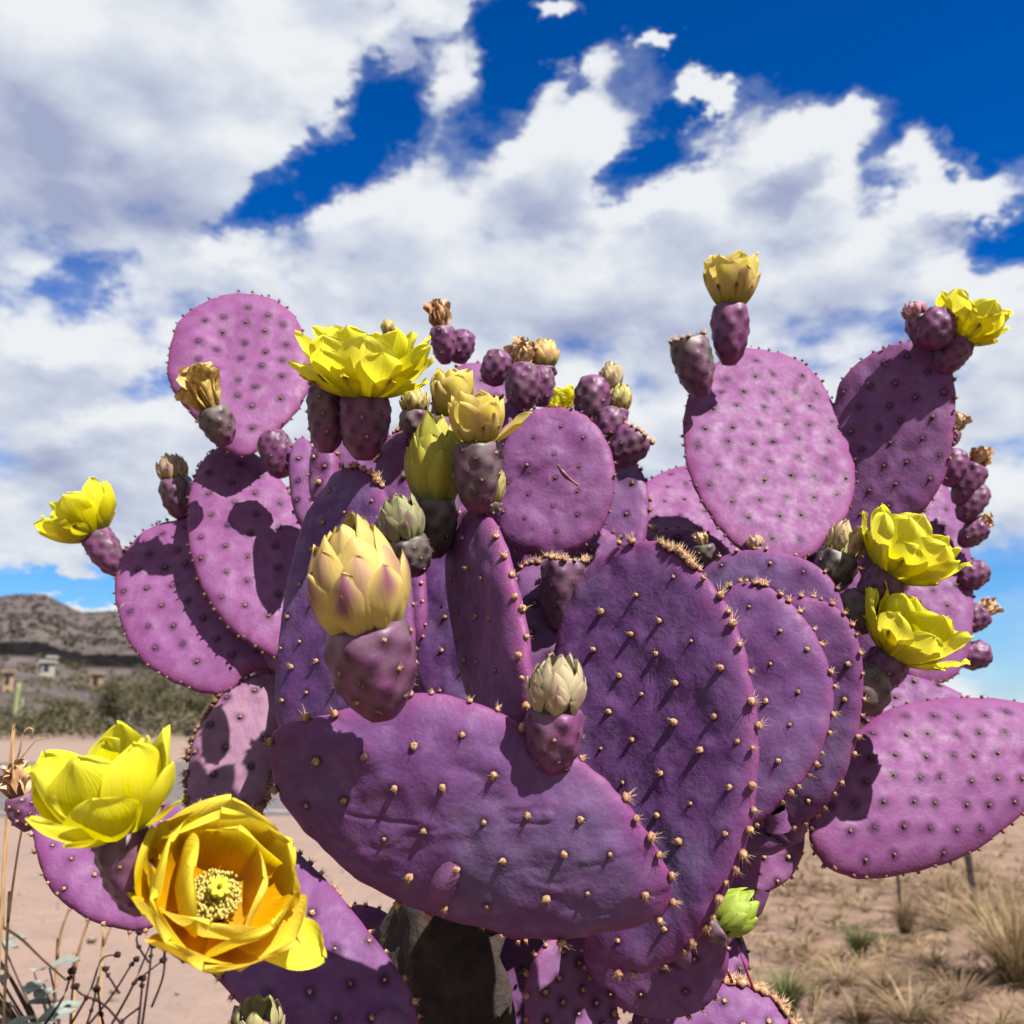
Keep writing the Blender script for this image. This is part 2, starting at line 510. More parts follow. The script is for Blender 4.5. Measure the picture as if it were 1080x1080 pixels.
def pad(key, cx, cy, depth, a, b, ang, n, thick=0.0066, egg=0.08, bend=(0, 0), twist=0.0, sp=0.030, rs=0.0105, ar=0.0017,
        tint=0.0, weather=0.0, cork=(), fine=False, label=None, spot=0.0038, und=0.0026, sup=2.15, crease=0.0):
    C = img(cx, cy, depth)
    n = unit(n)
    ca, sa = math.cos(R(ang)), math.sin(R(ang))
    dl = RIGHT * ca + UP * sa                  # image direction of the length (screen up positive)
    dw = RIGHT * sa - UP * ca                  # image direction of the width
    rd = ray(cx, cy)

    def onplane(dirpx, px):
        # displacement in the pad's plane that shows as px pixels along dirpx
        w = dirpx * (px / FPX) * depth
        return w - rd * (np.dot(w, n) / np.dot(rd, n))
    V = onplane(dl, b)
    U = onplane(dw, a)
    if np.dot(n, -rd) < 0:
        n = -n
    lv, lu = np.linalg.norm(V), np.linalg.norm(U)
    S0 = np.array([random.random() * 50 for _ in range(3)])
    outline = OUT.get(key)
    if outline:
        egg = 0.0
        op = np.array(outline, float)
        nO = len(op)
        dense = []
        for i in range(nO):
            q0, q1, q2, q3 = op[i - 1], op[i], op[(i + 1) % nO], op[(i + 2) % nO]
            for f in (0, .25, .5, .75):
                dense.append(.5 * ((2 * q1) + (-q0 + q2) * f + (2 * q0 - 5 * q1 + 4 * q2 - q3) * f * f + (-q0 + 3 * q1 - 3 * q2 + q3) * f ** 3))
        dense = np.array(dense)
        ox = dense[:, 0] - cx; oy = cy - dense[:, 1]
        ou = (ox * sa - oy * ca) / a; ov = (ox * ca + oy * sa) / b
        ot = np.arctan2(ov, ou) % (2 * math.pi); orr = np.hypot(ou, ov)
        so = np.argsort(ot); ot = ot[so]; orr = orr[so]

    def radius(t):
        t = np.asarray(t, float)
        ir = 1 + 0.018 * np.sin(2 * t + S0[0]) + 0.012 * np.sin(3 * t + S0[1]) + 0.007 * np.sin(5 * t + S0[2])
        if outline:
            return np.interp(t % (2 * math.pi), ot, orr, period=2 * math.pi) * (1 + .005 * np.sin(7 * t + S0[0]) + .0045 * np.sin(23 * t + 2 * np.sin(3 * t + S0[1])) + .003 * np.sin(41 * t + S0[2]))
        return (np.abs(np.cos(t)) ** sup + np.abs(np.sin(t)) ** sup) ** (-1 / sup) * ir

    def base(u, v):
        u = np.asarray(u, float); v = np.asarray(v, float)
        g = 1 + egg * v - (0 if outline else 0.12) * np.clip(-v - 0.55, 0, 1) ** 2 * 4
        P = C + np.outer(u * g, U) + np.outer(v, V)
        off = bend[0] * u ** 2 + bend[1] * v ** 2 + twist * u * v
        q = np.stack([u * lu, v * lv, np.zeros_like(u)], 1)
        off = off + und * fbm(q / 0.032 + S0, 3) * 1.6
        if crease:
            w1 = fbm(np.stack([q[:, 0] / .05 + q[:, 1] / .09, q[:, 1] / .022 - q[:, 0] / .05, q[:, 0] * 0], 1) + S0 * 1.7, 3)
            off = off - crease * np.exp(-(w1 / .06) ** 2) + crease * .4
        return P, off

    # areoles: staggered rows on both faces
    pts2 = []
    e1 = V / lv; e2 = U - e1 * np.dot(U, e1)
    le2 = np.linalg.norm(e2); e2 = e2 / le2
    skew = np.dot(U, e1)
    ph = random.random()
    rot = R(random.uniform(-12, 12) + 20)
    nn = int(max(lv, lu) / sp) + 3
    for i in range(-nn, nn + 1):
        for j in range(-nn, nn + 1):
            x0 = (i + 0.5 * (j % 2) + ph) * sp; y0 = j * sp * 0.84
            x0 += random.uniform(-1, 1) * sp * 0.13; y0 += random.uniform(-1, 1) * sp * 0.13
            xx = x0 * math.cos(rot) - y0 * math.sin(rot); yy = x0 * math.sin(rot) + y0 * math.cos(rot)
            uu = xx / le2
            vv = (yy - uu * skew) / lv
            u_ = uu / (1 + egg * vv) if abs(egg * vv) < 0.9 else 9
            if u_ * u_ + vv * vv < (0.88 * float(radius(math.atan2(vv, u_)))) ** 2:
                pts2.append((u_, vv))
    pts2 = np.array(pts2) if pts2 else np.zeros((0, 2))

    nr, na = (54, 176) if fine else (40, 120)
    s = np.linspace(0, 1, nr + 1)[1:]
    rr = np.sin(s * math.pi / 2) ** 0.9
    th = np.linspace(0, 2 * math.pi, na, endpoint=False)
    Rg, Tg = np.meshgrid(rr, th, indexing='ij')
    se = radius(Tg)
    u = (Rg * se * np.cos(Tg)).ravel(); v = (Rg * se * np.sin(Tg)).ravel(); r = Rg.ravel()
    hth = thick * np.sqrt(np.clip(1 - r ** 6, 0, 1)) * (1 + 0.25 * np.clip(-v, 0, 1))

    # distance to the nearest areole in metres
    q = np.stack([u * lu, v * lv], 1)
    spotv = np.zeros(len(u)); bumpv = np.zeros(len(u))
    if len(pts2):
        aq = pts2 * np.array([lu, lv])
        d2 = np.full(len(u), 1e9)
        for k in range(0, len(aq), 64):
            dd = ((q[:, None, :] - aq[None, k:k + 64, :]) ** 2)
            cross = 2 * np.dot(U / lu, V / lv) * (q[:, None, 0] - aq[None, k:k + 64, 0]) * (q[:, None, 1] - aq[None, k:k + 64, 1])
            d2 = np.minimum(d2, (dd.sum(2) + cross).min(1))
        dist = np.sqrt(np.maximum(d2, 0))
        spotv = np.clip(1.1 * np.exp(-(dist / (spot * .95)) ** 2.6), 0, .95)
        bumpv = 0.0011 * np.exp(-(dist / (sp * 0.26)) ** 2) - 0.0006 * np.exp(-(dist / 0.0035) ** 2)
    rimv = np.clip((r - 0.80) / 0.2, 0, 1) ** 2
    P, off = base(u, v)
    fade = np.clip((1 - r) / 0.12, 0, 1)
    front = P + np.outer(off + hth + bumpv * fade, n)
    back = P + np.outer(off - hth - bumpv * fade, n)
    p0, o0 = base([0.0], [0.0])
    nV = len(front)
    # front and back share the outer ring
    inner = nV - na
    verts = np.concatenate([front, back[:inner], p0 + (o0 + thick) * n, p0 + (o0 - thick) * n])
    faces = []
    gf = grid_faces(na, nr, True)
    faces.append(gf)
    gb = grid_faces(na, nr, True)[:, ::-1].copy()
    m = gb < inner
    gb = np.where(m, gb + nV, gb)
    faces.append(gb)
    quads = np.concatenate(faces)
    ic = np.arange(na); ic2 = (ic + 1) % na
    cf = nV + inner; cb = cf + 1
    tri1 = np.stack([np.full(na, cf), ic2, ic, np.full(na, cf)], 1)[:, :3]
    tri2 = np.stack([np.full(na, cb), nV + ic, nV + ic2], 1)
    att = lambda x: np.concatenate([x, x[:inner], x[:1], x[:1]])
    allf = [tuple(f) for f in quads.tolist()] + [tuple(f) for f in tri1.tolist()] + [tuple(f) for f in tri2.tolist()]
    # keep face orientation outward
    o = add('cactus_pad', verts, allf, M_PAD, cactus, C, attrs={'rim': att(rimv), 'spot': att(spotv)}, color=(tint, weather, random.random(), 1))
    fn = np.cross(U, V)
    if np.dot(fn, n) > 0:
        o.data.flip_normals()
    if label:
        o['label'] = label
    o['kind'] = 'thing'
    del o['kind']

    def surf(uu, vv, side):
        uu = np.atleast_1d(uu); vv = np.atleast_1d(vv)
        rad = np.minimum(1, np.sqrt(uu ** 2 + vv ** 2) / radius(np.arctan2(vv, uu)))
        h = thick * np.sqrt(np.clip(1 - rad ** 6, 0, 1)) * (1 + 0.25 * np.clip(-vv, 0, 1)) + 0.0004
        P_, of = base(uu, vv)
        return P_ + np.outer(of + side * h, n)

    pts = []; nrm = []; rad = []
    eps = 0.02
    for side in (1, -1):
        if not len(pts2):
            continue
        if side == -1 and not fine:
            sel = pts2[np.linalg.norm(pts2, axis=1) > 0.55]
            if not len(sel):
                continue
        else:
            sel = pts2
        p_ = surf(sel[:, 0], sel[:, 1], side)
        du = surf(sel[:, 0] + eps, sel[:, 1], side) - p_
        dv = surf(sel[:, 0], sel[:, 1] + eps, side) - p_
        nn_ = np.cross(du, dv)
        nn_ /= np.linalg.norm(nn_, axis=1)[:, None]
        nn_ *= np.sign(nn_ @ (n * side))[:, None]
        for k in range(len(sel)):
            pts.append(p_[k]); nrm.append(nn_[k]); rad.append(ar * random.choice((.65, .85, 1.0, 1.15, 1.35)) * random.uniform(.9, 1.1))
    # rim areoles
    per = math.pi * (3 * (lu + lv) - math.sqrt((3 * lu + lv) * (lu + 3 * lv)))
    nrim = int(per / rs)
    rp = []
    for k in range(nrim):
        t_ = 2 * math.pi * (k + random.uniform(-0.3, 0.3)) / nrim
        rp.append((t_, ar * random.uniform(0.9, 1.7), 0))
    for (t0, t1, cnt, size) in cork:
        for k in range(cnt):
            rp.append((R(random.uniform(t0, t1)), size * random.uniform(0.6, 1.3), 1))
    for t_, r_, ck in rp:
        se_ = float(radius(t_))
        uu, vv = math.cos(t_) * se_, math.sin(t_) * se_
        p_, of = base([uu], [vv])
        p_ = p_[0] + n * of[0]
        outv = unit((p_ - C) - n * np.dot(p_ - C, n))
        w = random.uniform(-.35, 1)
        dirn = unit(outv + n * w * 0.8)
        pts.append(p_ + n * w * thick * 0.55 - outv * (thick * 0.16 * w * w)); nrm.append(dirn); rad.append(r_)
    if fine:
        for p_, nn_, r_ in zip(pts, nrm, rad):
            if np.dot(nn_, CAM - p_) < -0.005:
                continue
            me = AT_MESH[random.randrange(5)]
            a_ = add('areole', None, None, None, o, p_, mesh=me)
            e1_, e2_, nz_ = frame(nn_)
            q_ = random.random() * 6.283
            x_ = e1_ * math.cos(q_) + e2_ * math.sin(q_); y_ = np.cross(nz_, x_)
            Mx = Matrix(((x_[0], y_[0], nz_[0]), (x_[1], y_[1], nz_[1]), (x_[2], y_[2], nz_[2])))
            a_.rotation_mode = 'QUATERNION'
            a_.rotation_quaternion = Mx.to_quaternion()
            a_.scale = (r_, r_, r_ * random.uniform(0.9, 1.3))
    else:
        joined_areoles('areole_wool', pts, nrm, rad, o, AT_LOW if depth > 0.7 else AT_FINE, 0.55 if depth > 0.74 else 1.0)
    PADS[key] = dict(C=C, U=U, V=V, n=n, o=o, base=C - V * 0.97)
    return o


# upper left
pad('P1', 252, 385, .90, 76, 78, 95, (.12, -.9, .36), sp=.0215, tint=0.0, spot=.0042, ar=.0012)
pad('P2', 256, 576, .84, 62, 113, 106, (.15, -.85, .42), sp=.0225, tint=0.0, spot=.0036, ar=.0012, egg=.04, cork=((60, 120, 10, .0016),))
pad('P3', 203, 634, .838, 84, 92, 132, (.02, -.86, .45), sp=.0225, tint=0.05, spot=.0036, ar=.0012, cork=((60, 110, 8, .0018),))
pad('P4', 247, 790, .765, 47, 88, 82, (.1, -.85, .42), sp=.026, tint=.1, weather=.8, ar=.0016, cork=((-60, 60, 60, .003), (120, 240, 55, .003)), egg=.02,
    label='old faded pad with corky brown edges')
# lower left
pad('P5', 110, 903, .58, 76, 80, 165, (.2, -.8, .5), sp=.016, tint=.1, ar=.0011, spot=.002, thick=.0055)
pad('P6', 300, 955, .585, 82, 180, 127, (.12, -.78, .55), sp=.022, tint=.35, ar=.0014, egg=.05)
# front
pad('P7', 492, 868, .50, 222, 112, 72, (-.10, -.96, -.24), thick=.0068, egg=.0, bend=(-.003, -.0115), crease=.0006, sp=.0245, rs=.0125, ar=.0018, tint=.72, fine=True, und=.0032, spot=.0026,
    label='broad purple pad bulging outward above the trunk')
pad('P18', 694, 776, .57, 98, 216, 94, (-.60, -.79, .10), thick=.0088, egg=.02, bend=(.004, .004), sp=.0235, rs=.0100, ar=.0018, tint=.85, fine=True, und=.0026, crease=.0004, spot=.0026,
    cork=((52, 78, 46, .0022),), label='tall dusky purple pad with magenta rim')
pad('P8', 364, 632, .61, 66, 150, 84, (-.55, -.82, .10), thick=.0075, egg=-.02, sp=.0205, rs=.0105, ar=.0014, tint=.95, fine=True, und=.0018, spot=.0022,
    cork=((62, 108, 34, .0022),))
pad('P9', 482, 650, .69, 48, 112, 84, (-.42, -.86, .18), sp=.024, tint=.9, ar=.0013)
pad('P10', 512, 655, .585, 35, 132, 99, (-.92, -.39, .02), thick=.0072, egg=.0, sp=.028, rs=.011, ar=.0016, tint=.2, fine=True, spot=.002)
pad('P11', 585, 508, .76, 62, 81, 93, (-.18, -.96, .12), sp=.0215, crease=.0005, tint=.25, ar=.0012, spot=.0024)
pad('P12', 642, 550, .85, 40, 72, 82, (-.3, -.85, .3), sp=.026, tint=.5)
pad('P13', 728, 562, .97, 62, 76, 104, (.15, -.8, .5), sp=.022, tint=0, spot=.003, ar=.0013)
# upper right
pad('P14', 810, 472, .85, 88, 114, 97, (.12, -.88, .42), sp=.0225, tint=.08, spot=.0042, ar=.0012, thick=.0062)
pad('P15', 938, 472, .85, 61, 118, 74, (-.50, -.85, .06), sp=.0215, tint=.35, ar=.0014, thick=.0068)
pad('P16', 984, 602, .96, 46, 106, 90, (.1, -.9, .32), sp=.025, tint=.15, ar=.0013, egg=-.05)
pad('P17', 990, 824, .76, 86, 136, 14, (.10, -.90, .34), thick=.0082, bend=(-.014, -.002), sp=.0205, tint=.05, ar=.0014, spot=.0042, egg=.06)
pad('P19', 800, 740, .645, 79, 130, 98, (-.34, -.92, .12), sp=.024, tint=.75, ar=.0015, rs=.011, fine=False, spot=.0022, cork=((60, 110, 14, .0018),))
pad('P20', 803, 668, .74, 84, 92, 92, (-.42, -.86, .12), sp=.023, tint=.75, ar=.0015, rs=.014)
pad('P21', 846, 748, .69, 60, 122, 84, (-.40, -.9, -.05), sp=.024, tint=.65, ar=.0015)
pad('P22', 814, 902, .74, 35, 41, 70, (.12, -.95, .2), sp=.02, tint=.1, weather=.15, thick=.006)
# bottom
pad('P23', 750, 1118, .66, 88, 90, 90, (0, -.85, .45), sp=.020, tint=.4, ar=.0017, cork=((15, 85, 34, .0034), (85, 140, 8, .0026)))
pad('P24', 604, 1072, .64, 48, 92, 92, (.45, -.85, .1), sp=.015, tint=.3, weather=.1, ar=.0016)
pad('P25', 690, 1010, .63, 76, 62, 70, (-.2, -.9, -.32), sp=.022, tint=.4, ar=.0013)
pad('P30', 750, 1000, .76, 46, 34, 30, (.1, -.8, .5), sp=.022, tint=.3)
# the crowded middle
pad('P26', 420, 508, .68, 25, 56, 80, (-.3, -.9, .15), sp=.022, tint=.3, cork=((60, 120, 12, .0018),))
pad('P27', 507, 445, .86, 52, 64, 90, (.05, -.9, .35), sp=.024, tint=.1, cork=((40, 100, 14, .002),))
pad('P28', 563, 668, .70, 38, 74, 88, (-.2, -.93, .2), sp=.022, tint=.4, cork=((50, 110, 12, .002),))
pad('P29', 322, 510, .80, 17, 48, 94, (-.1, -.9, .3), sp=.02, tint=.2)
pad('P31', 342, 500, .70, 15, 36, 86, (-.4, -.85, .2), sp=.014, tint=.1, ar=.0018)
pad('P32', 950, 742, .84, 75, 30, 80, (.0, -.8, .5), sp=.026, tint=.3)
pad('P33', 915, 600, .86, 42, 80, 95, (-.2, -.92, .1), sp=.026, tint=.3)

# inner pads that close the clump, one added unseen to shade the trunk
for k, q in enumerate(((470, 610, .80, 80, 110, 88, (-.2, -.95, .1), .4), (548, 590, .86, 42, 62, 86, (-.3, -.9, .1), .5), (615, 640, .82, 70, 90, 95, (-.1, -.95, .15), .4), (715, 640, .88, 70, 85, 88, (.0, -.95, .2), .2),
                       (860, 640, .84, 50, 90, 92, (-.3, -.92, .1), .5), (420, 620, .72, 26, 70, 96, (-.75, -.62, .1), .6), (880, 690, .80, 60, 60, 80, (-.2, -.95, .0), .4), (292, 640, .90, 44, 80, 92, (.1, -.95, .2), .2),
                       (455, 705, .75, 46, 80, 88, (-.35, -.92, .05), .5), (690, 905, .72, 110, 130, 92, (-.1, -.98, .0), .4), (380, 1040, .72, 60, 90, 96, (.1, -.95, .1), .3), (372, 480, .80, 40, 56, 90, (-.2, -.93, .2), .3), (552, 900, .585, 74, 88, 92, (-.05, -1, .0), .4), (548, 1060, .74, 60, 90, 90, (-.1, -.98, .1), .4))):  # the pad before last is added, unseen, to keep sun off the trunk
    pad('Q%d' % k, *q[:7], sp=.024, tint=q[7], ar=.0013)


# ------------------------------------------------------------------ fruits, buds, flowers
def revolve(base, axis, prof, na, wob=0.0, seed=0.0):
    """prof: (radius, height) rows; returns a na x rows grid of points"""
    e1, e2, A = frame(axis)
    th = np.linspace(0, 2 * math.pi, na, endpoint=False)
    P = []
    for k, (r_, h_) in enumerate(prof):
        w = 1 + wob * np.sin(th * 5 + seed + k * 0.25)
        P.append(base + np.outer(np.cos(th) * r_ * w, e1) + np.outer(np.sin(th) * r_ * w, e2) + A * h_)
    return np.concatenate(P)


def tepal(o, A, e1, e2, phi, L, W, a0, a1, r0, h0, colfn, cup=0.25, ruff=0.04, power=0.8, tipk=2.2, parent=None, name='tepal', mat=None, ns=19, nt=13, notch=0.0, org=None):
    s = 1 - (1 - np.linspace(0, 1, ns)) ** 1.9
    fine_ = np.linspace(0, 1, 60)
    al = R(a0) + (R(a1) - R(a0)) * fine_ ** power
    rho = np.concatenate([[0], np.cumsum(np.sin((al[1:] + al[:-1]) / 2) / 59)]) * L + r0
    hh = np.concatenate([[0], np.cumsum(np.cos((al[1:] + al[:-1]) / 2) / 59)]) * L + h0
    rs_ = np.interp(s, fine_, rho); hs_ = np.interp(s, fine_, hh); as_ = np.interp(s, fine_, al)
    w = W * (0.30 + 0.70 * np.sin(np.clip(s / 0.72, 0, 1) * math.pi / 2) ** 1.2) * np.clip(1 - np.clip((s - 0.6) / 0.4, 0, 1) ** tipk, 0, 1) ** 0.62
    w = w * (1 + .05 * np.sin(s * 17 + random.random() * 6) * s)
    w[-1] = W * 0.02
    t = np.linspace(-1, 1, nt)
    S, T = np.meshgrid(s, t, indexing='ij')
    er = e1 * math.cos(phi) + e2 * math.sin(phi)
    et = -e1 * math.sin(phi) + e2 * math.cos(phi)
    wv = w[:, None] * T
    sd = random.random() * 40
    rf = ruff * L * (S ** 1.5) * (np.sin(T * 4.2 + S * 7 + sd) * 0.5 + np.sin(S * 11 + T * 2.0 + sd * 2) * 0.35) * (0.3 + np.abs(T))
    inw = cup * (T ** 2) * w[:, None] - rf
    # inward normal of the profile curve in the (radial, axial) plane
    nrr = -np.cos(as_)[:, None]; nh = np.sin(as_)[:, None]
    rr_ = rs_[:, None] + nrr * inw
    hh_ = hs_[:, None] + nh * inw
    crease = -0.025 * L * np.exp(-(T / 0.16) ** 2) * (1 - .6 * S)
    rr_ = rr_ + nrr * crease
    hh_ = hh_ + L * .035 * sstep(S, .55, 1) * (vnoise(np.stack([T.ravel() * 3.1 + sd, S.ravel() * 0 + sd, S.ravel() * 0], 1)).reshape(S.shape)) * np.cos(as_)[:, None]
    rr_ = rr_ + L * .035 * sstep(S, .55, 1) * (vnoise(np.stack([T.ravel() * 3.1 + sd, S.ravel() * 0 + sd, S.ravel() * 0], 1)).reshape(S.shape)) * np.sin(as_)[:, None]
    P = o + (rr_[..., None] * er) + (wv[..., None] * et) + (hh_[..., None] * A)
    P = P.reshape(-1, 3)
    col = colfn(S.ravel(), T.ravel())
    return add(name, P, grid_faces(nt, ns), mat or M_PETAL, parent, org if org is not None else o, attrs={'Col': col, 'vein': np.stack([T.ravel() * 9 + sd, S.ravel() * 1.3, S.ravel() * 0 + sd], 1)})


def lerp(a, b, f):
    f = np.asarray(f)[:, None]
    return np.asarray(a) * (1 - f) + np.asarray(b) * f


def sstep(x, a, b):
    t = np.clip((x - a) / (b - a), 0, 1)
    return t * t * (3 - 2 * t)


YEL = np.array([.64, .58, .006]); YEL2 = np.array([.68, .66, .07]); GRN = np.array([.28, .31, .02]); RED = np.array([.10, .018, .014])
ORA = np.array([.60, .25, .003]); CREAM = np.array([.58, .45, .15]); PUR = np.array([.20, .065, .105])


def col_inner(orange=0.0, green=0.2):
    k = random.uniform(-.05, .05)

    def f(s, t):
        c = lerp(YEL + k, YEL2, sstep(s, .3, 1) * .6)
        c = lerp(c, GRN, (1 - sstep(s, 0, .45)) * green)
        if orange:
            c = lerp(c * np.array([1, .84, 1]), ORA, (1 - sstep(s, .35, .85)) * orange)
        return c
    return f


def col_outer(red=1.0, base=GRN, body=YEL):
    def f(s, t):
        c = lerp(base, body, sstep(s, .05, .55))
        mid = np.exp(-(t / .38) ** 2)
        c = lerp(c, RED, np.clip(red * mid * sstep(s, .62, .92), 0, 1))
        c = lerp(c, RED * 1.6, np.clip(red * .5 * np.exp(-(t / .16) ** 2), 0, 1) * sstep(s, .15, .5))
        return c
    return f


def col_bud(body=CREAM, tip=PUR, amt=.8, base=GRN):
    def f(s, t):
        c = lerp(base, body, sstep(s, .02, .4))
        mid = np.exp(-(t / .55) ** 2)
        c = lerp(c, tip, np.clip(1.2 * amt * mid * sstep(s, .25, .78), 0, 1))
        return c
    return f


N_ITEM = {'flower': 0, 'flower_bud': 0, 'fruit': 0}


def item(kind, bx, by, tx, ty, depth, rpx, lean=0.0, L=0, green=0.3, opts=None):
    """a fruit-like ovary with whatever grows on its end"""
    o_ = opts or {}
    px = depth / FPX
    b = img(bx, by, depth)
    lpx = math.hypot(tx - bx, ty - by)
    top = img(tx, ty, depth - lean * lpx * px)
    axis = top - b
    ln = np.linalg.norm(axis)
    A = axis / ln
    rad = rpx * px
    name = {'open': 'flower', 'half': 'flower', 'bud': 'flower_bud', 'dried': 'fruit', 'crown': 'fruit', 'none': 'fruit'}[kind]
    p = empty(name, b, cactus)
    # ovary
    sd = random.random() * 30
    prof = [(.02, -.06), (.35, -.05), (.55, .04), (.74, .18), (.90, .36), (.99, .55), (1.0, .72), (.97, .86), (.90, .95), (.78, .985), (.60, .96), (.30, .90), (.02, .88)]
    if o_.get('round'):
        prof = [(.02, -.04), (.45, -.02), (.72, .10), (.92, .28), (1.0, .50), (.97, .68), (.84, .84), (.62, .95), (.35, 1.0), (.15, 1.015), (.02, 1.02)]
    pr = np.array(prof)
    # refine the profile
    ss = np.linspace(0, len(pr) - 1, 34)
    pr = np.stack([np.interp(ss, np.arange(len(pr)), pr[:, 0]) * rad, np.interp(ss, np.arange(len(pr)), pr[:, 1]) * ln], 1)
    na = 56
    P = revolve(b, A, pr, na, 0.045, sd)
    e1, e2, _ = frame(A)
    # spiral of areoles
    nar = int(o_.get('n', 26) * 1.35)
    ar_p = []; ar_n = []; ar_r = []
    for k in range(nar):
        hfr = 0.10 + 0.80 * (k + .5) / nar
        if o_.get('round'):
            hfr = 0.05 + 0.92 * (k + .5) / nar
        ph = k * 2.39996 + sd
        jj = np.searchsorted(pr[:25, 1], hfr * ln)
        jj = min(max(jj, 1), 24)
        r_ = np.interp(hfr * ln, pr[:25, 1], pr[:25, 0])
        er = e1 * math.cos(ph) + e2 * math.sin(ph)
        nn = unit(er + A * .25)
        ar_p.append(b + er * r_ * 1.01 + A * hfr * ln); ar_n.append(nn); ar_r.append(max(.0010, rad * .075) * random.uniform(.8, 1.3))
    ap = np.array(ar_p)
    d = np.sqrt(((P[:, None] - ap[None]) ** 2).sum(2)).min(1)
    g = rad * 0.26
    nrm = P - (b + np.outer((P - b) @ A, A))
    nrm /= np.linalg.norm(nrm, axis=1)[:, None] + 1e-9
    P = P + nrm * (rad * 0.12 * np.exp(-(d / g) ** 2))[:, None]
    hf = ((P - b) @ A) / ln
    nz = fbm(P / (rad * 0.9) + sd, 3)
    gmix = np.clip(green + 0.9 * nz, 0, 1)
    c = lerp((.150, .040, .128), (.105, .095, .074), gmix)
    c = lerp(c, (.16, .025, .10), (1 - sstep(hf, 0, .35)) * .7)
    c = lerp(c, (.030, .004, .022), np.exp(-(d / (rad * .19)) ** 2))
    ov = add('ovary' if kind in ('open', 'half', 'bud') else 'fruit_body', P, grid_faces(na, 34, True), M_FRUIT, p, b, attrs={'Col': c})
    joined_areoles('areole_wool', ar_p, ar_n, ar_r, p, AT_FINE if depth < .66 else AT_LOW, .9)
    ph0 = random.random() * 6.28
    pxL = L * px
    ctr = top - A * ln * 0.06
    if kind == 'open':
        for (n, lf, wf, a0, a1, r0, h0, typ) in o_['layers']:
            for k in range(n):
                ph = ph0 + 2 * math.pi * (k + random.uniform(-.16, .16)) / n + lf * 5
                j = random.uniform(-7, 7)
                cf = col_outer(o_.get('red', 1.0)) if typ == 'o' else col_inner(o_.get('orange', 0), .35 if typ == 'm' else .2)
                tepal(ctr, A, e1, e2, ph, pxL * lf * random.uniform(.92, 1.06), pxL * wf * random.uniform(.9, 1.1), a0 + j, a1 + j * 1.5 + random.uniform(-6, 6), rad * r0, ln * h0, cf,
                      cup=o_.get('cup', .28), ruff=o_.get('ruff', .07), parent=p, tipk={'o': 1.5, 'p': 1.7}.get(typ, 2.8))
        for (phi, L_, W_, a0, a1) in o_.get('extra', ()):
            vv_ = RIGHT * phi[0] + UP * phi[1]
            phi = math.atan2(np.dot(e2, vv_), np.dot(e1, vv_))
            tepal(ctr, A, e1, e2, phi, pxL * L_, pxL * W_, a0, a1, rad * .7, 0, col_inner(0, .3), cup=.4, ruff=.05, parent=p)
        if o_.get('stamens', True):
            V = []; F = []; Cc = []; bs = 0
            v, f = ico(1)
            ns_ = o_.get('ns', 130)
            for k in range(ns_):
                q = math.sqrt((k + .5) / ns_); ph = k * 2.39996
                er = e1 * math.cos(ph) + e2 * math.sin(ph)
                hgt = pxL * (.24 + .14 * random.random()); rr_ = pxL * (.06 + .20 * q)
                tip = ctr + er * rr_ + A * hgt
                bse = ctr + er * rr_ * .55
                dd = unit(tip - bse); f1, f2, _ = frame(dd); wd = pxL * .006
                V.append(np.array([bse + f1 * wd, bse - f1 * wd, tip - f1 * wd, tip + f1 * wd])); F += [[bs, bs + 1, bs + 2], [bs, bs + 2, bs + 3]]
                Cc.append(np.tile([.75, .62, .10], (4, 1))); bs += 4
                sc = pxL * .015
                V.append(tip + v * sc * np.array([1, 1, 1.4])); F += (f + bs).tolist(); Cc.append(np.tile(np.array([.60, .50, .12]) * random.uniform(.85, 1.05), (len(v), 1))); bs += len(v)
            add('stamens', np.concatenate(V), F, M_STAMEN, p, b, attrs={'Col': np.concatenate(Cc)}, kind='stuff')
            # stigma: style with a ring of lobes
            V = []; F = []; Cc = []; bs = 0
            st = revolve(ctr, A, [(pxL * .035, 0), (pxL * .03, pxL * .36), (pxL * .07, pxL * .42), (pxL * .02, pxL * .43)], 12)
            V.append(st); F += grid_faces(12, 4, True).tolist(); bs += len(st); Cc.append(np.tile([.62, .60, .08], (len(st), 1)))
            v, f = ico(2)
            for k in range(8):
                ph = k * math.pi / 4
                er = e1 * math.cos(ph) + e2 * math.sin(ph)
                cpt = ctr + A * pxL * .45 + er * pxL * .07
                dirv = unit(er * .8 + A * .6)
                f1, f2, _ = frame(dirv)
                V.append(cpt + pxL * .035 * (v[:, :1] * f1 + v[:, 1:2] * f2 + v[:, 2:] * dirv * 1.7)); F += (f + bs).tolist(); bs += len(v)
                Cc.append(np.tile([.66, .64, .05], (len(v), 1)))
            add('stigma', np.concatenate(V), F, M_STAMEN, p, b, attrs={'Col': np.concatenate(Cc)})
    elif kind == 'half':
        op = o_.get('open', 0)
        for (n, lf, wf, a0, a1, typ) in ((7, .42, .17, 42, 8, 'o'), (6, .72, .26, 40, -4, 'o2'), (6, .92, .34, 36, -10, 'i'), (5, 1.0, .34, 26, -16, 'i')):
            for k in range(n):
                ph = ph0 + 2 * math.pi * (k + random.uniform(-.12, .12)) / n + lf * 5
                cf = {'o': col_outer(1.0, GRN, np.array([.5, .40, .10])), 'o2': col_outer(.7, GRN, CREAM), 'i': col_inner(.12, .2) if not o_.get('cream') else col_bud(CREAM * 1.05, YEL, .4)}[typ]
                tepal(ctr, A, e1, e2, ph, pxL * lf * random.uniform(.93, 1.06), pxL * wf, a0 + op + random.uniform(-6, 6), a1 + op * 1.3 + random.uniform(-6, 6), rad * .62, 0, cf, cup=.55, ruff=.05, parent=p,
                      tipk=1.6 if typ[0] == 'o' else 2.6)
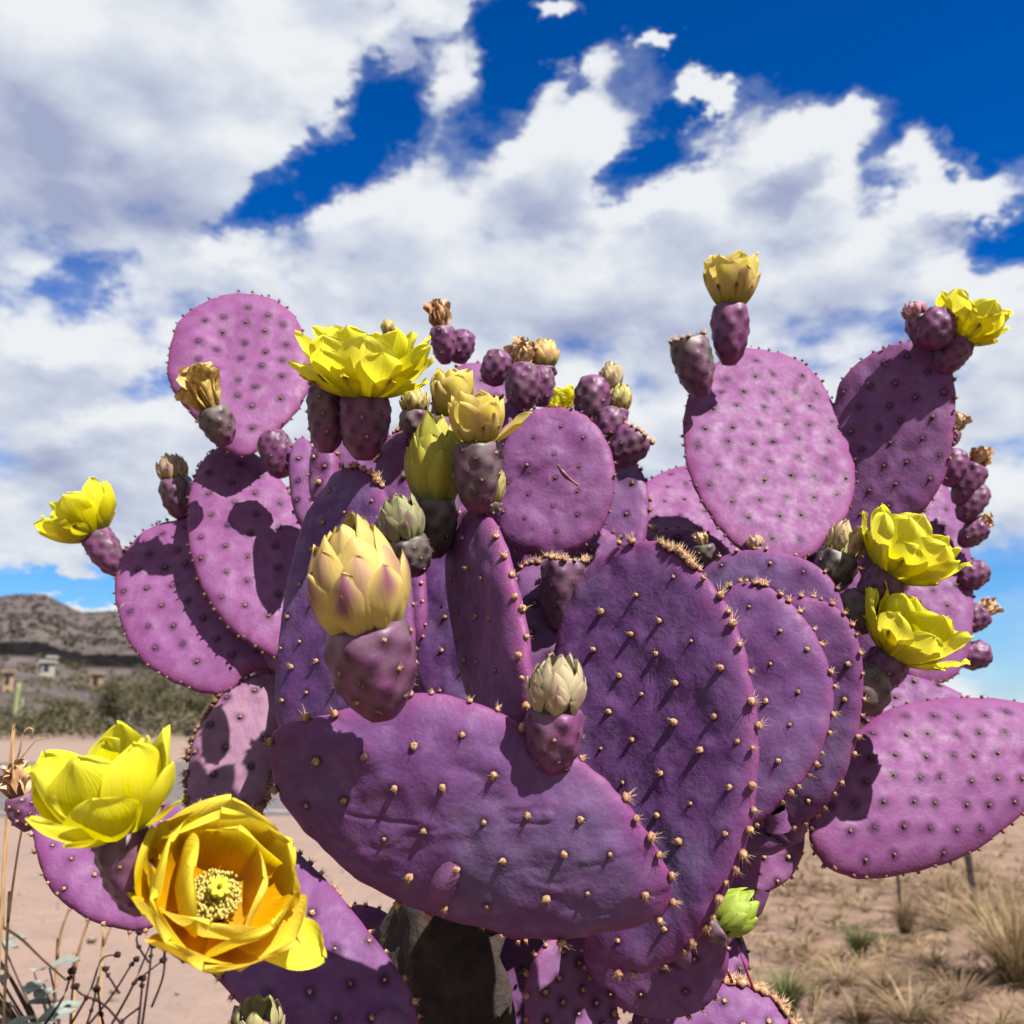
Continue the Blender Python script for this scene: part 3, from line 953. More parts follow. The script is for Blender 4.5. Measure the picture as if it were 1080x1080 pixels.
        for (phi, L_, W_, a0, a1) in o_.get('extra', ()):
            vv_ = RIGHT * phi[0] + UP * phi[1]
            phi = math.atan2(np.dot(e2, vv_), np.dot(e1, vv_))
            tepal(ctr, A, e1, e2, phi, pxL * L_, pxL * W_, a0, a1, rad * .7, 0, col_bud(CREAM, YEL, .5), cup=.35, ruff=.03, parent=p)
    elif kind == 'bud':
        body = o_.get('body', CREAM); tipc = o_.get('tip', PUR); w = o_.get('w', 1.0); basec = o_.get('base', GRN)
        amt = o_.get('amt', .8)
        for (n, lf, wf, a0, a1, typ) in ((7, .46, .20, 34, 2, 0), (7, .66, .24, 40, -14, 1), (6, .84, .29, 42, -30, 2), (5, .98, .30, 36, -36, 3), (4, 1.04, .26, 22, -30, 3)):
            for k in range(n):
                ph = ph0 + 2 * math.pi * (k + random.uniform(-.1, .1)) / n + lf * 5
                a = amt * (1, .85, .55, .2)[typ]
                c_ = body * (1 + .1 * random.uniform(-1, 1))
                tepal(ctr, A, e1, e2, ph, pxL * lf * random.uniform(.95, 1.05), pxL * wf * w, a0 * w + random.uniform(-4, 4), a1 * w + random.uniform(-4, 4), rad * (.86, .80, .7, .6)[typ], 0,
                      col_bud(c_, tipc, a, basec), cup=.45, ruff=.025, parent=p, name='bud_scale', mat=M_SCALE, tipk=1.25, power=1.0)
    elif kind == 'dried':
        n = 13
        ye = o_.get('yel', 0.0)
        for k in range(n):
            ph = ph0 + k * 2.4
            c0 = lerp((.42, .22, .10), (.70, .48, .28), np.array([random.random()]))[0]
            c0 = c0 * (1 - ye) + np.array([.62, .44, .08]) * ye

            def cf(s, t, c0=c0):
                return lerp(c0 * .5, c0, sstep(s, 0, .5)) * (0.8 + .4 * np.abs(np.sin(t * 5 + s * 9)))[:, None]
            tepal(ctr, A, e1, e2, ph, pxL * random.uniform(.6, 1.1), pxL * .26, random.uniform(5, 25), random.uniform(-30, 25), rad * random.uniform(.2, .5), 0, cf, cup=.6 * random.choice((-1, 1)), ruff=.26,
                  parent=p, name='dried_tepal', mat=M_DRY, ns=11, nt=7, tipk=3)
    elif kind == 'crown':
        V = []
        pts = []; nn = []; rr_ = []
        for k in range(34):
            ph = random.random() * 6.28; q = random.choice((.82, .9, .95, .6, .4))
            er = e1 * math.cos(ph) + e2 * math.sin(ph)
            pts.append(b + er * rad * q + A * ln * (.97 if q > .7 else .93)); nn.append(unit(A + er * .4)); rr_.append(rad * random.uniform(.09, .17))
        joined_areoles('dry_crown', pts, nn, rr_, p, AT_FINE, 1.1)
    if o_.get('label'):
        p['label'] = o_['label']
    return p


OPEN_SIDE = [(9, .62, .16, 82, 58, .85, 0, 'o'), (8, .86, .27, 76, 38, .8, .0, 'm'), (8, .98, .33, 66, 24, .7, .03, 'i'), (6, .95, .34, 48, 10, .55, .05, 'i')]
OPEN_CUP = [(8, .52, .15, 70, 42, .9, 0, 'o'), (7, .86, .30, 68, 20, .85, .0, 'p'), (7, .98, .36, 60, 12, .75, .03, 'i'), (5, .95, .34, 46, 2, .6, .05, 'i')]

item('open', 384, 482, 385, 416, .62, 25, .1, 83, .2, dict(layers=OPEN_SIDE, label='wide open lemon flower seen from its side'))
item('open', 150, 958, 124, 874, .43, 28, .1, 106, .1, dict(layers=[(4, .60, .18, 76, 50, .9, 0, 'o'), (6, .86, .34, 68, 14, .85, .0, 'p'), (6, 1.0, .38, 60, 6, .75, .03, 'p'), (4, 1.0, .36, 46, -2, .6, .05, 'p')], red=.3, ruff=.05, label='large bright yellow cup flower at the outer edge'))
item('open', 198, 1002, 221, 956, .455, 28, 1.05, 98, .1, dict(
    layers=[(3, .62, .2, 84, 50, .9, 0, 'o'), (6, .95, .52, 78, 12, .85, .0, 'm'), (5, .95, .55, 72, 3, .75, .03, 'i'), (4, .86, .52, 66, -10, .6, .05, 'i')],
    orange=.75, red=.15, ruff=.07, ns=300, label='orange centred open flower showing its stamens', extra=(((.85, -.5), 1.12, .32, 84, 66),)))
item('open', 127, 604, 98, 562, .90, 16, .0, 54, .1, dict(layers=OPEN_CUP, ruff=.05))
item('half', 769, 382, 771, 320, .85, 19, .0, 58, .0, dict(open=8, n=20, cream=True))
item('open', 993, 392, 1014, 356, .84, 16, .1, 49, .0, dict(layers=OPEN_CUP))
item('open', 914, 640, 940, 604, .735, 21, .15, 71, .0, dict(layers=OPEN_CUP))
item('open', 916, 728, 943, 690, .725, 21, .15, 73, .0, dict(layers=OPEN_CUP))
item('open', 590, 446, 589, 432, .90, 9, .0, 27, .1, dict(layers=OPEN_CUP, stamens=False, n=6))
item('half', 470, 472, 474, 440, .68, 20, .0, 54, .2, dict(cream=True, n=12))
item('half', 505, 538, 503, 464, .60, 25, .1, 54, .75, dict(cream=True, open=6, extra=(((1, .15), .95, .42, 58, 48), ((.9, -.3), .7, .3, 66, 52))))
item('bud', 456, 585, 459, 522, .63, 25, .1, 86, .9, dict(body=np.array([0.3936, 0.3785, 0.0606]), tip=np.array([0.4693, 0.3785, 0.0379]), amt=.5, base=np.array([.28, .30, .06]), w=.95, label='olive yellow half opened bud'))
item('bud', 404, 752, 385, 655, .47, 43, .15, 112, .15, dict(body=np.array([.60, .45, .12]), tip=np.array([.24, .085, .14]), amt=1.0, base=np.array([.50, .42, .12]), w=1.04, n=24, label='fat cream yellow bud with purple tipped scales'))
item('bud', 582, 812, 586, 745, .50, 29, .1, 58, .05, dict(body=np.array([0.4239, 0.3634, 0.2120]), tip=np.array([0.3179, 0.1363, 0.1968]), amt=.6, base=np.array([.40, .40, .18]), w=.95, n=22, label='small pinkish bud on the broad pad rim'))
item('bud', 438, 606, 428, 566, .60, 22, .1, 48, .9, dict(body=np.array([0.2725, 0.2801, 0.1211]), tip=np.array([0.1817, 0.0984, 0.1211]), amt=.8, base=np.array([.26, .30, .12]), w=1.0))
item('bud', 518, 542, 521, 528, .60, 8, .1, 34, .8, dict(body=np.array([.44, .42, .14]), tip=np.array([.30, .15, .10]), w=.6, n=6))
item('bud', 742, 986, 758, 974, .60, 20, -.1, 50, .6, dict(body=np.array([0.2877, 0.3785, 0.0454]), tip=np.array([0.1514, 0.1665, 0.0379]), base=np.array([0.2271, 0.3179, 0.0379]), amt=.4, n=8, label='lime green bud beneath the tall pad'))
item('bud', 272, 1130, 271, 1085, .52, 30, .2, 34, .5, dict(body=np.array([.36, .34, .14]), tip=np.array([.40, .22, .30]), base=np.array([.30, .32, .12]), n=14))
item('bud', 192, 545, 183, 503, .89, 16, .0, 27, .35, dict(body=np.array([0.4164, 0.3179, 0.1968]), tip=np.array([0.2725, 0.1211, 0.1514]), w=.9, n=20))
item('dried', 238, 468, 223, 430, .82, 17, .1, 52, .85, dict(yel=.6, n=18, label='shrivelled yellow brown bloom on a dark fruit'))
# fruits along the pad rims
item('crown', 344, 474, 347, 404, .63, 21, .0, 0, .45, dict(n=30))
item('crown', 740, 416, 724, 356, .84, 20, .0, 0, .55, dict(n=26))
item('bud', 976, 366, 966, 332, .84, 13, .0, 17, .05, dict(body=np.array([.45, .22, .25]), tip=np.array([.36, .12, .18]), n=16))
item('none', 980, 366, 996, 326, .83, 19, .0, 0, .0, dict(round=1, n=26))
item('dried', 470, 382, 466, 344, .84, 13, .0, 29, .2, dict(n=20))
item('none', 482, 382, 491, 348, .85, 13, .0, 0, .0, dict(round=1, n=22))
item('none', 516, 405, 530, 370, .83, 15, .0, 0, .1, dict(round=1, n=24))
item('none', 551, 431, 553, 382, .80, 18, .0, 0, .1, dict(round=1, n=30))
item('none', 570, 428, 573, 386, .82, 13, .0, 0, .1, dict(round=1, n=22))
item('dried', 541, 404, 546, 386, .84, 14, .0, 34, .1, dict(n=10))
item('bud', 572, 400, 573, 386, .85, 14, .0, 30, .1, dict(body=CREAM, tip=np.array([.5, .25, .16]), n=8))
item('none', 620, 450, 628, 396, .82, 18, .0, 0, .05, dict(round=1, n=34))
item('bud', 640, 432, 643, 410, .84, 11, .0, 30, .1, dict(body=np.array([.50, .42, .20]), w=.85, n=8))
item('none', 634, 470, 650, 430, .81, 16, .0, 0, .1, dict(round=1, n=24))
item('bud', 650, 450, 653, 430, .83, 11, .0, 26, .1, dict(body=np.array([.50, .46, .14]), w=.95, n=8))
item('crown', 646, 490, 674, 456, .80, 19, .0, 0, .1, dict(n=24))
for (bx, by, tx, ty, r_, k, L) in ((1000, 512, 1012, 474, 14, 'none', 0), (1010, 530, 1030, 490, 14, 'dried', 22), (1014, 548, 1038, 512, 13, 'none', 0), (1014, 574, 1036, 553, 12, 'dried', 17),
                                   (1014, 618, 1040, 596, 13, 'none', 0), (1014, 664, 1038, 644, 13, 'dried', 17), (1012, 696, 1044, 686, 14, 'none', 0), (1004, 470, 1008, 454, 6, 'dried', 20)):
    item(k, bx, by, tx, ty, .95, r_, .0, L, .0, dict(n=22, round=1 if k == 'none' else 0))
item('bud', 872, 622, 888, 582, .76, 21, .0, 36, .85, dict(body=np.array([.50, .40, .20]), tip=np.array([.30, .14, .12]), w=.8, n=18))
item('none', 892, 664, 916, 626, .74, 23, .1, 0, .55, dict(round=1, n=18))
item('none', 908, 752, 918, 700, .715, 25, .0, 0, .6, dict(round=1, n=18))
item('crown', 590, 660, 597, 588, .69, 23, .0, 0, .45, dict(n=26))
item('bud', 801, 600, 797, 576, .78, 10, .0, 14, .2, dict(body=np.array([.6, .42, .26]), n=6))
item('dried', 746, 594, 742, 574, .80, 12, .0, 14, .9, dict(n=10))
item('dried', 30, 874, 20, 838, .60, 15, .0, 34, .3, dict(n=18))
item('none', 300, 502, 284, 454, .83, 17, .0, 0, .1, dict(round=1, n=40))
item('bud', 437, 462, 437, 432, .67, 15, .0, 26, .5, dict(body=np.array([.52, .46, .16]), n=10))
item('bud', 412, 366, 410, 350, .78, 7, .0, 14, .3, dict(body=np.array([.6, .48, .12]), n=6))


# ------------------------------------------------------------------ trunk and branches that carry the pads
def tube(path, radii, na=12, wob=0.0, seed=0.0):
    path = np.asarray(path, float)
    n = len(path)
    P = []
    for i in range(n):
        t = unit(path[min(i + 1, n - 1)] - path[max(i - 1, 0)])
        e1, e2, _ = frame(t)
        th = np.linspace(0, 2 * math.pi, na, endpoint=False)
        w = 1 + wob * np.sin(th * 3 + seed + i * .7) + wob * .6 * np.sin(th * 5 - i * 1.1 + seed)
        P.append(path[i] + np.outer(np.cos(th) * radii[i] * w, e1) + np.outer(np.sin(th) * radii[i] * w, e2))
    return np.concatenate(P)


def smooth_path(pts, n=14):
    pts = np.asarray(pts, float)
    t = np.linspace(0, len(pts) - 1, n)
    out = []
    for x in t:
        i = int(min(math.floor(x), len(pts) - 2)); f = x - i
        p0 = pts[max(i - 1, 0)]; p1 = pts[i]; p2 = pts[i + 1]; p3 = pts[min(i + 2, len(pts) - 1)]
        out.append(.5 * ((2 * p1) + (-p0 + p2) * f + (2 * p0 - 5 * p1 + 4 * p2 - p3) * f * f + (-p0 + 3 * p1 - 3 * p2 + p3) * f ** 3))
    return np.array(out)


def bark_material(name, c0, c1, scale=60):
    m, N, b, out = new_mat(name)
    pos = N.n('ShaderNodeNewGeometry').outputs['Position']
    nz = N.noise(pos, scale, 6, .65)
    m.node_tree.links.new(N.vec('SCALE', N.mix(N.ramp(nz, .3, .7), c0, c1), scale=ALB), b.inputs['Base Color'])
    b.inputs['Roughness'].default_value = .9
    bp = N.n('ShaderNodeBump', {'Height': nz, 'Strength': .7, 'Distance': .006})
    m.node_tree.links.new(bp.outputs[0], b.inputs['Normal'])
    return m


M_BARK = bark_material('woody_bark', (.008, .004, .003), (.034, .017, .012), 110)
UPPER = img(540, 890, .70)
tp = smooth_path([ROOT_POS + (0, 0, -.05), ROOT_POS + (-.02, .0, .3), ROOT_POS + (-.05, -.02, .55), img(470, 1000, .69), UPPER], 24)
tpd = smooth_path(tp, 110)
TP = tube(tpd, np.linspace(.080, .026, 110), 72, .07)
tn = TP - np.repeat(tpd, 72, 0)
TP = TP + tn * (.38 * fbm(TP / .05, 5) + .16 * fbm(TP / np.array([.010, .010, .03]), 3))[:, None]
trunk = add('trunk', TP, grid_faces(72, 110, True), M_BARK, cactus, ROOT_POS)
LOW = tp[9]
# short stems that hold up the pads whose foot does not rest on another pad (hidden in the middle)
for (k, hub) in (('P2', 'P8'), ('P4', LOW), ('P5', 'P6'), ('P6', LOW), ('P7', UPPER), ('P18', UPPER), ('P8', UPPER), ('P9', UPPER), ('P10', UPPER), ('P11', 'P28'), ('P12', 'P28'),
                 ('P13', 'P20'), ('P15', 'P21'), ('P16', 'P21'), ('P17', 'P21'), ('P19', 'P18'), ('P20', 'P21'), ('P21', UPPER), ('P22', 'P21'), ('P23', LOW), ('P24', LOW),
                 ('P30', 'P23'), ('P26', 'P9'), ('P27', 'P9'), ('P28', UPPER), ('P32', 'P21'), ('P33', 'P21')):
    p0 = PADS[k]['base'] + PADS[k]['V'] * (.6 if k == 'P7' else .12)
    p1 = hub if not isinstance(hub, str) else PADS[hub]['C'] + PADS[hub]['V'] * (-.3 if hub == 'P18' else .1)
    mid = (p0 + p1) / 2 + np.array([0, .05, -.02])
    path = smooth_path([p0, p0 - unit(PADS[k]['V']) * .02 + np.array([0, .012, 0]), mid, p1], 12)
    P = tube(path, np.linspace(.007, .011, 12), 10, .06, random.random() * 6)
    add('branch', P, grid_faces(10, 12, True), M_PAD, cactus, p1, color=(.3, .1, 0, 1))
def on_pad(k, px, py, lift):
    d = PADS[k]; rd_ = ray(px, py)
    t_ = np.dot(d['C'] - CAM, d['n']) / np.dot(rd_, d['n'])
    return CAM + rd_ * t_ + d['n'] * lift


for ln_ in (((575, 481), (588, 492), (600, 506), (618, 520)), ((622, 519), (630, 518), (634, 520)), ((608, 536), (614, 540), (620, 537))):
    pth = smooth_path([on_pad('P11', x, y, .0062 + random.uniform(-.0003, .0004)) for x, y in ln_], 14)
    P = tube(pth, .0006 + .0006 * rng.random(14), 6, .2)
    add('scar', P, grid_faces(6, 14, True), M_AREOLE, PADS['P11']['o'], pth[0], attrs={'Col': np.tile([.22, .12, .09], (len(P), 1)) * (.5 + rng.random((len(P), 1)))})
# two long red spines on the lowest pad
for (x0, y0, x1, y1) in ((772, 1036, 752, 982), (794, 1042, 778, 998)):
    a_ = img(x0, y0, .65); b_ = img(x1, y1, .64)
    path = np.array([a_, a_ * .5 + b_ * .5, b_])
    P = tube(path, [.0011, .0008, .0001], 6)
    add('spine', P, grid_faces(6, 3, True), M_FRUIT, cactus, a_, attrs={'Col': np.tile([.28, .02, .05], (len(P), 1))})
#--SETTING--
# ------------------------------------------------------------------ ground, road, hills
def sand_material():
    m, N, b, out = new_mat('desert_soil')
    L = m.node_tree.links
    pos = N.n('ShaderNodeNewGeometry').outputs['Position']
    n1 = N.noise(pos, .35, 5, .6); n2 = N.noise(pos, 5, 6, .65); n3 = N.noise(pos, 55, 4, .7); n4 = N.noise(pos, 1.3, 5, .6)
    sep = N.n('ShaderNodeSeparateXYZ', {0: pos})
    c = N.mix(N.ramp(n4, .35, .65), (0.222, 0.160, 0.138), (0.250, 0.174, 0.144))
    # redder, littered soil off the cleared verge
    right = N.ramp(N.math('MULTIPLY_ADD', n1, 2.0, sep.outputs[0]), .7, 2.4)
    c = N.mix(right, c, N.mix(N.ramp(n2, .35, .65), (0.168, 0.106, 0.082), (0.240, 0.160, 0.120)))
    c = N.mix(N.math('MULTIPLY', N.ramp(n2, .52, .75), .35), c, (.10, .065, .05))
    c = N.mix(N.math('MULTIPLY', N.ramp(n3, .56, .72), .5), c, (.085, .055, .045))
    c = N.mix(N.math('MULTIPLY', N.ramp(n3, .40, .28), .4), c, (0.2706, 0.2050, 0.1640))
    far = N.ramp(sep.outputs[1], 30, 60)
    c = N.mix(far, c, N.mix(N.ramp(n1, .35, .65), (0.1066, 0.0779, 0.0615), (0.1394, 0.0943, 0.0738)))
    L.new(N.vec('SCALE', c, scale=ALB), b.inputs['Base Color'])
    b.inputs['Roughness'].default_value = .95
    b.inputs['Specular IOR Level'].default_value = .1
    h = N.math('ADD', N.math('MULTIPLY', n2, .04), N.math('MULTIPLY', n3, .008))
    bp = N.n('ShaderNodeBump', {'Height': h, 'Strength': .8, 'Distance': 1.0})
    L.new(bp.outputs[0], b.inputs['Normal'])
    return m


def plain_material(name, c0, c1, scale, rough=.9, bump=.3, dist=.01, spec=.2):
    m, N, b, out = new_mat(name)
    pos = N.n('ShaderNodeNewGeometry').outputs['Position']
    nz = N.noise(pos, scale, 6, .65)
    m.node_tree.links.new(N.vec('SCALE', N.mix(N.ramp(nz, .3, .7), c0, c1), scale=ALB), b.inputs['Base Color'])
    b.inputs['Roughness'].default_value = rough
    b.inputs['Specular IOR Level'].default_value = spec
    if bump:
        bp = N.n('ShaderNodeBump', {'Height': nz, 'Strength': bump, 'Distance': dist})
        m.node_tree.links.new(bp.outputs[0], b.inputs['Normal'])
    return m


rr = np.concatenate([np.linspace(.05, 8, 90), np.geomspace(8.3, 6000, 60)])
na = 220
th = np.linspace(0, 2 * math.pi, na, endpoint=False)
Rg, Tg = np.meshgrid(rr, th, indexing='ij')
gx = (Rg * np.cos(Tg)).ravel(); gy = (Rg * np.sin(Tg)).ravel()
gz = np.where(Rg.ravel() < 8, -.03 + .03 * fbm(np.stack([gx * 1.5, gy * 1.5, gx * 0], 1), 4), -.03) * np.clip((8 - Rg.ravel()) / 2, 0, 1)
ground = add('ground', np.stack([gx, gy, gz], 1), grid_faces(na, len(rr), True), sand_material(), origin=(0, 0, 0))
ground['kind'] = 'structure'


def strip(name, p0, p1, w0, w1, z, mat):
    """a long flat strip whose near edge runs p0-p1, from offset w0 to w1 beyond it"""
    p0 = np.array(p0, float); p1 = np.array(p1, float)
    d = unit(p1 - p0); nrm = np.array([-d[1], d[0]])
    n = 60
    V = []
    for k in range(n + 1):
        q = p0 + (p1 - p0) * k / n
        j0 = .06 * math.sin(k * 2.3) + .05 * math.sin(k * 5.1)
        V.append([*(q + nrm * (w0 + (j0 if w1 - w0 > 1 else 0))), z]); V.append([*(q + nrm * w1), z])
    F = [[2 * k, 2 * k + 2, 2 * k + 3, 2 * k + 1] for k in range(n)]
    o = add(name, V, F, mat, origin=(p0[0], p0[1], 0))
    o['kind'] = 'structure'
    return o


M_ROAD = plain_material('worn_asphalt', (0.0861, 0.0722, 0.0754), (0.1353, 0.1148, 0.1164), 3.0, .9, .3, .01)
strip('road', (-60, 5.2), (60, 10.4), 2.9, 14.5, .004, M_ROAD)
strip('road_edge_line', (-60, 5.2), (60, 10.4), 3.25, 3.37, .009, plain_material('worn_white_paint', (.20, .18, .17), (.42, .40, .39), 6, .8, .1))

CREST = np.array([(-900, 700), (-500, 655), (-200, 662), (0, 647), (24, 641), (55, 639), (75, 648), (95, 655), (120, 652), (160, 650), (210, 668), (320, 700), (470, 728), (640, 742), (1100, 749), (2000, 745)], float)


def crest_h(az):
    px = 540 + np.tan(az) * FPX * math.cos(PITCH)
    py = np.interp(px, CREST[:, 0], CREST[:, 1])
    return (752 - py) / FPX * .91


AZ = np.linspace(R(-62), R(62), 420)
RH = np.geomspace(74, 2600, 230)


def hill_height(az, r):
    H = crest_h(az) * 1500 * np.sqrt(1 + np.tan(az) ** 2)
    t = np.clip((r - 76) / 1424, 0, 1)
    up = t ** 1.2
    down = np.clip(1 - (r - 1500) / 1300, 0, 1)
    prof = np.where(r < 1500, up, down)
    p = np.stack([np.sin(az) * r, np.cos(az) * r, az * 0], -1).reshape(-1, 3)
    nz = fbm(p / 260., 4).reshape(np.shape(r)) * .28
    return H * (prof + nz * prof * np.clip((1500 - r) / 500, .12, 1)) + .3 * t


Rm, Am = np.meshgrid(RH, AZ, indexing='ij')
hz = hill_height(Am, Rm)
hz[0] -= 1
V = np.stack([np.sin(Am) * Rm, np.cos(Am) * Rm, hz], -1).reshape(-1, 3)


def hill_material():
    m, N, b, out = new_mat('scrubby_hillside')
    pos = N.n('ShaderNodeNewGeometry').outputs['Position']
    n1 = N.noise(pos, .006, 6, .6); n2 = N.noise(pos, .12, 5, .7); n3 = N.noise(pos, .035, 5, .65)
    c = N.mix(N.ramp(n1, .35, .65), (.088, .070, .076), (.118, .094, .096))
    c = N.mix(N.math('MULTIPLY', N.ramp(n3, .5, .66), .6), c, (.075, .070, .048))
    c = N.mix(N.math('MULTIPLY', N.ramp(n2, .48, .62), .65), c, (.045, .045, .030))
    c = N.mix(N.math('MULTIPLY', N.ramp(n2, .42, .30), .3), c, (.150, .118, .115))
    m.node_tree.links.new(N.vec('SCALE', c, scale=ALB * 1.15), b.inputs['Base Color'])
    b.inputs['Roughness'].default_value = 1
    b.inputs['Specular IOR Level'].default_value = 0
    bp = N.n('ShaderNodeBump', {'Height': n2, 'Strength': .8, 'Distance': 6.0})
    m.node_tree.links.new(bp.outputs[0], b.inputs['Normal'])
    return m


hills = add('hills', V, grid_faces(len(AZ), len(RH)), hill_material(), origin=(0, 0, 0))
hills['kind'] = 'structure'


def on_hill(px, py):
    d = ray(px, py)
    az = math.atan2(d[0], d[1]); te = d[2] / math.hypot(d[0], d[1])
    r = np.linspace(80, 1500, 3000)
    h = hill_height(np.full_like(r, az), r)
    k = np.argmax((h - 1.0) / r > te)
    return np.array([math.sin(az) * r[k], math.cos(az) * r[k], h[k]]), r[k]


# ------------------------------------------------------------------ foliage helper: many small leaf faces in a volume
def leaf_cloud(n, centre, radii, size, c0, c1, shell=.5, stretch=1.0):
    d = rng.standard_normal((n, 3)); d /= np.linalg.norm(d, axis=1)[:, None]
    q = shell + (1 - shell) * rng.random(n) ** .5
    lump = 1 + .35 * fbm(d * 2.1 + rng.random(3) * 40, 3)
    P = np.asarray(centre) + d * (q * lump)[:, None] * np.asarray(radii)
    a = rng.standard_normal((n, 3)); a /= np.linalg.norm(a, axis=1)[:, None]
    b = np.cross(a, rng.standard_normal((n, 3))); b /= np.linalg.norm(b, axis=1)[:, None]
    sz = size * (.6 + .8 * rng.random((n, 1)))
    V = np.stack([P - a * sz * stretch, P + b * sz * .5, P + a * sz * stretch, P - b * sz * .5], 1).reshape(-1, 3)
    F = np.arange(4 * n).reshape(n, 4)
    t = rng.random((n, 1))
    c = np.asarray(c0) * (1 - t) + np.asarray(c1) * t
    return V, F, np.repeat(c, 4, 0)


M_LEAF = attr_material('desert_foliage', .7, .25, 2, .3, 0, .2)
M_STEM = attr_material('dry_stem', .85, 0, 60, .3, 0, .1)

# scrub on the flats and lower slopes
Vs, Fs, Cs, nb = [], [], [], 0
for k in range(2200):
    az = R(random.uniform(-34, 34)); r = random.uniform(44, 66) if k < 380 else 66 * (12 ** random.random())
    x, y = math.sin(az) * r, math.cos(az) * r
    z = float(hill_height(np.array([az]), np.array([r]))[0]) if r > 76 else 0
    hgt = random.uniform(.5, 1.3) * (1 + (r > 120) * .6); w = hgt * random.uniform(.8, 1.5)
    kind = random.random()
    c0, c1 = (((.06, .055, .03), (.11, .10, .055)), ((.085, .07, .06), (.14, .11, .09)), ((.07, .065, .035), (.14, .12, .06)))[int(kind * 3)]
    v, f, c = leaf_cloud(70 if r < 120 else 40, (x, y, z + hgt * .45), (w, w, hgt * .55), .13 if r < 120 else .3, c0, c1, .3)
    Vs.append(v); Fs.append(f + nb); Cs.append(c); nb += len(v)
for k in range(2600):
    az = R(random.uniform(-34, 10)); r = random.uniform(380, 1450)
    x, y = math.sin(az) * r, math.cos(az) * r
    z = float(hill_height(np.array([az]), np.array([r]))[0])
    w = random.uniform(1.2, 3.2)
    t_ = random.random()
    v, f, c = leaf_cloud(14, (x, y, z + w * .4), (w, w, w * .5), w * .45, (.066, .056, .050), (.095, .080, .074), .2)
    Vs.append(v); Fs.append(f + nb); Cs.append(c); nb += len(v)
scrub = add('desert_scrub', np.concatenate(Vs), np.concatenate(Fs), M_LEAF, origin=(0, 50, 0), attrs={'Col': np.concatenate(Cs)}, kind='stuff', smooth=False)
tag(scrub, 'olive and brown desert scrub covering the flats below the hill', 'scrub', kind='stuff')


def tree(px, r, hgt, w, label, seed):
    az = math.atan((px - 540) / FPX)
    b = np.array([math.sin(az) * r, math.cos(az) * r, -.05])
    t = empty('palo_verde_tree', b)
    tag(t, label, 'tree', 'palo verde trees beyond the road')
    # a short trunk that forks into limbs
    limbs = []
    Vt, Ft, n0 = [], [], 0
    fork = b + (0, 0, hgt * .22)
    P = tube(smooth_path([b, b + (.05, 0, hgt * .12), fork], 6), np.linspace(.13, .10, 6), 8, .06)
    Vt.append(P); Ft.append(grid_faces(8, 6, True)); n0 += len(P)
    tips = []
    for k in range(6):
        a = k * 1.05 + seed; sp_ = random.uniform(.35, .7) * w
        tip = fork + np.array([math.cos(a) * sp_, math.sin(a) * sp_, hgt * random.uniform(.4, .62)])
        P = tube(smooth_path([fork - (0, 0, .1), (fork + tip) / 2 + (0, 0, .15), tip], 7), np.linspace(.075, .02, 7), 6)
        Vt.append(P); Ft.append(grid_faces(6, 7, True) + n0); n0 += len(P); tips.append(tip)
    vt = np.concatenate(Vt)
    add('trunk', vt, np.concatenate(Ft), M_STEM, t, b, attrs={'Col': np.tile([.10, .11, .045], (len(vt), 1))})
    Vc, Fc, Cc, n0 = [], [], [], 0
    for tip in tips + [fork + (0, 0, hgt * .6)]:
        for q in range(5):
            c_ = tip + np.array([random.uniform(-.7, .7) * w * .6, random.uniform(-.7, .7) * w * .6, random.uniform(-.5, .16) * hgt])
            v, f, c = leaf_cloud(110, c_, (w * .30, w * .30, hgt * .16), .06, (.085, .078, .045), (.155, .135, .075), .1, 1.8)
            Vc.append(v); Fc.append(f + n0); Cc.append(c); n0 += len(v)
    add('crown', np.concatenate(Vc), np.concatenate(Fc), M_LEAF, t, b, attrs={'Col': np.concatenate(Cc)}, smooth=False)


for k, (px, r, hgt, w) in enumerate(((132, 58, 2.9, 1.7), (168, 64, 3.6, 1.9), (206, 57, 2.6, 1.6), (76, 72, 2.0, 1.5), (236, 68, 3.2, 1.8), (-70, 62, 4.0, 2.6), (-150, 70, 4.2, 2.8))[:5]):
    tree(px, r, hgt, w, 'olive green palo verde tree standing in the scrub beyond the road', k * 1.7)

# saguaro standing among the scrub
sb = np.array([*(ground_at(14, 775)[:2] * 1.5), -.1])
sag = empty('saguaro', sb)
tag(sag, 'pale green saguaro column rising from the scrub below the hill', 'cactus')


def fluted(path, radii, na=36, ribs=12):
    P = []
    path = np.asarray(path)
    for i in range(len(path)):
        t = unit(path[min(i + 1, len(path) - 1)] - path[max(i - 1, 0)])
        e1, e2, _ = frame(t)
        th = np.linspace(0, 2 * math.pi, na, endpoint=False)
        w = radii[i] * (1 + .10 * np.cos(th * ribs))
        P.append(path[i] + np.outer(np.cos(th) * w, e1) + np.outer(np.sin(th) * w, e2))
    return np.concatenate(P)


for nm, pts, rad in (('column', [(0, 0, 0), (0, 0, 2), (.05, 0, 2.7), (.05, 0, 3.2)], .17), ('arm', [(.1, 0, 1.3), (.36, 0, 1.35), (.42, 0, 1.7), (.42, 0, 2.1)], .10)):
    pth = smooth_path(np.array(pts) + sb, 16)
    rd_ = np.full(16, rad); rd_[-1] = .01; rd_[-2] = rad * .6; rd_[-3] = rad * .88
    P = fluted(pth, rd_)
    add(nm, P, grid_faces(36, 16, True), M_STEM, sag, sb, attrs={'Col': np.tile([.22, .24, .13], (len(P), 1))})

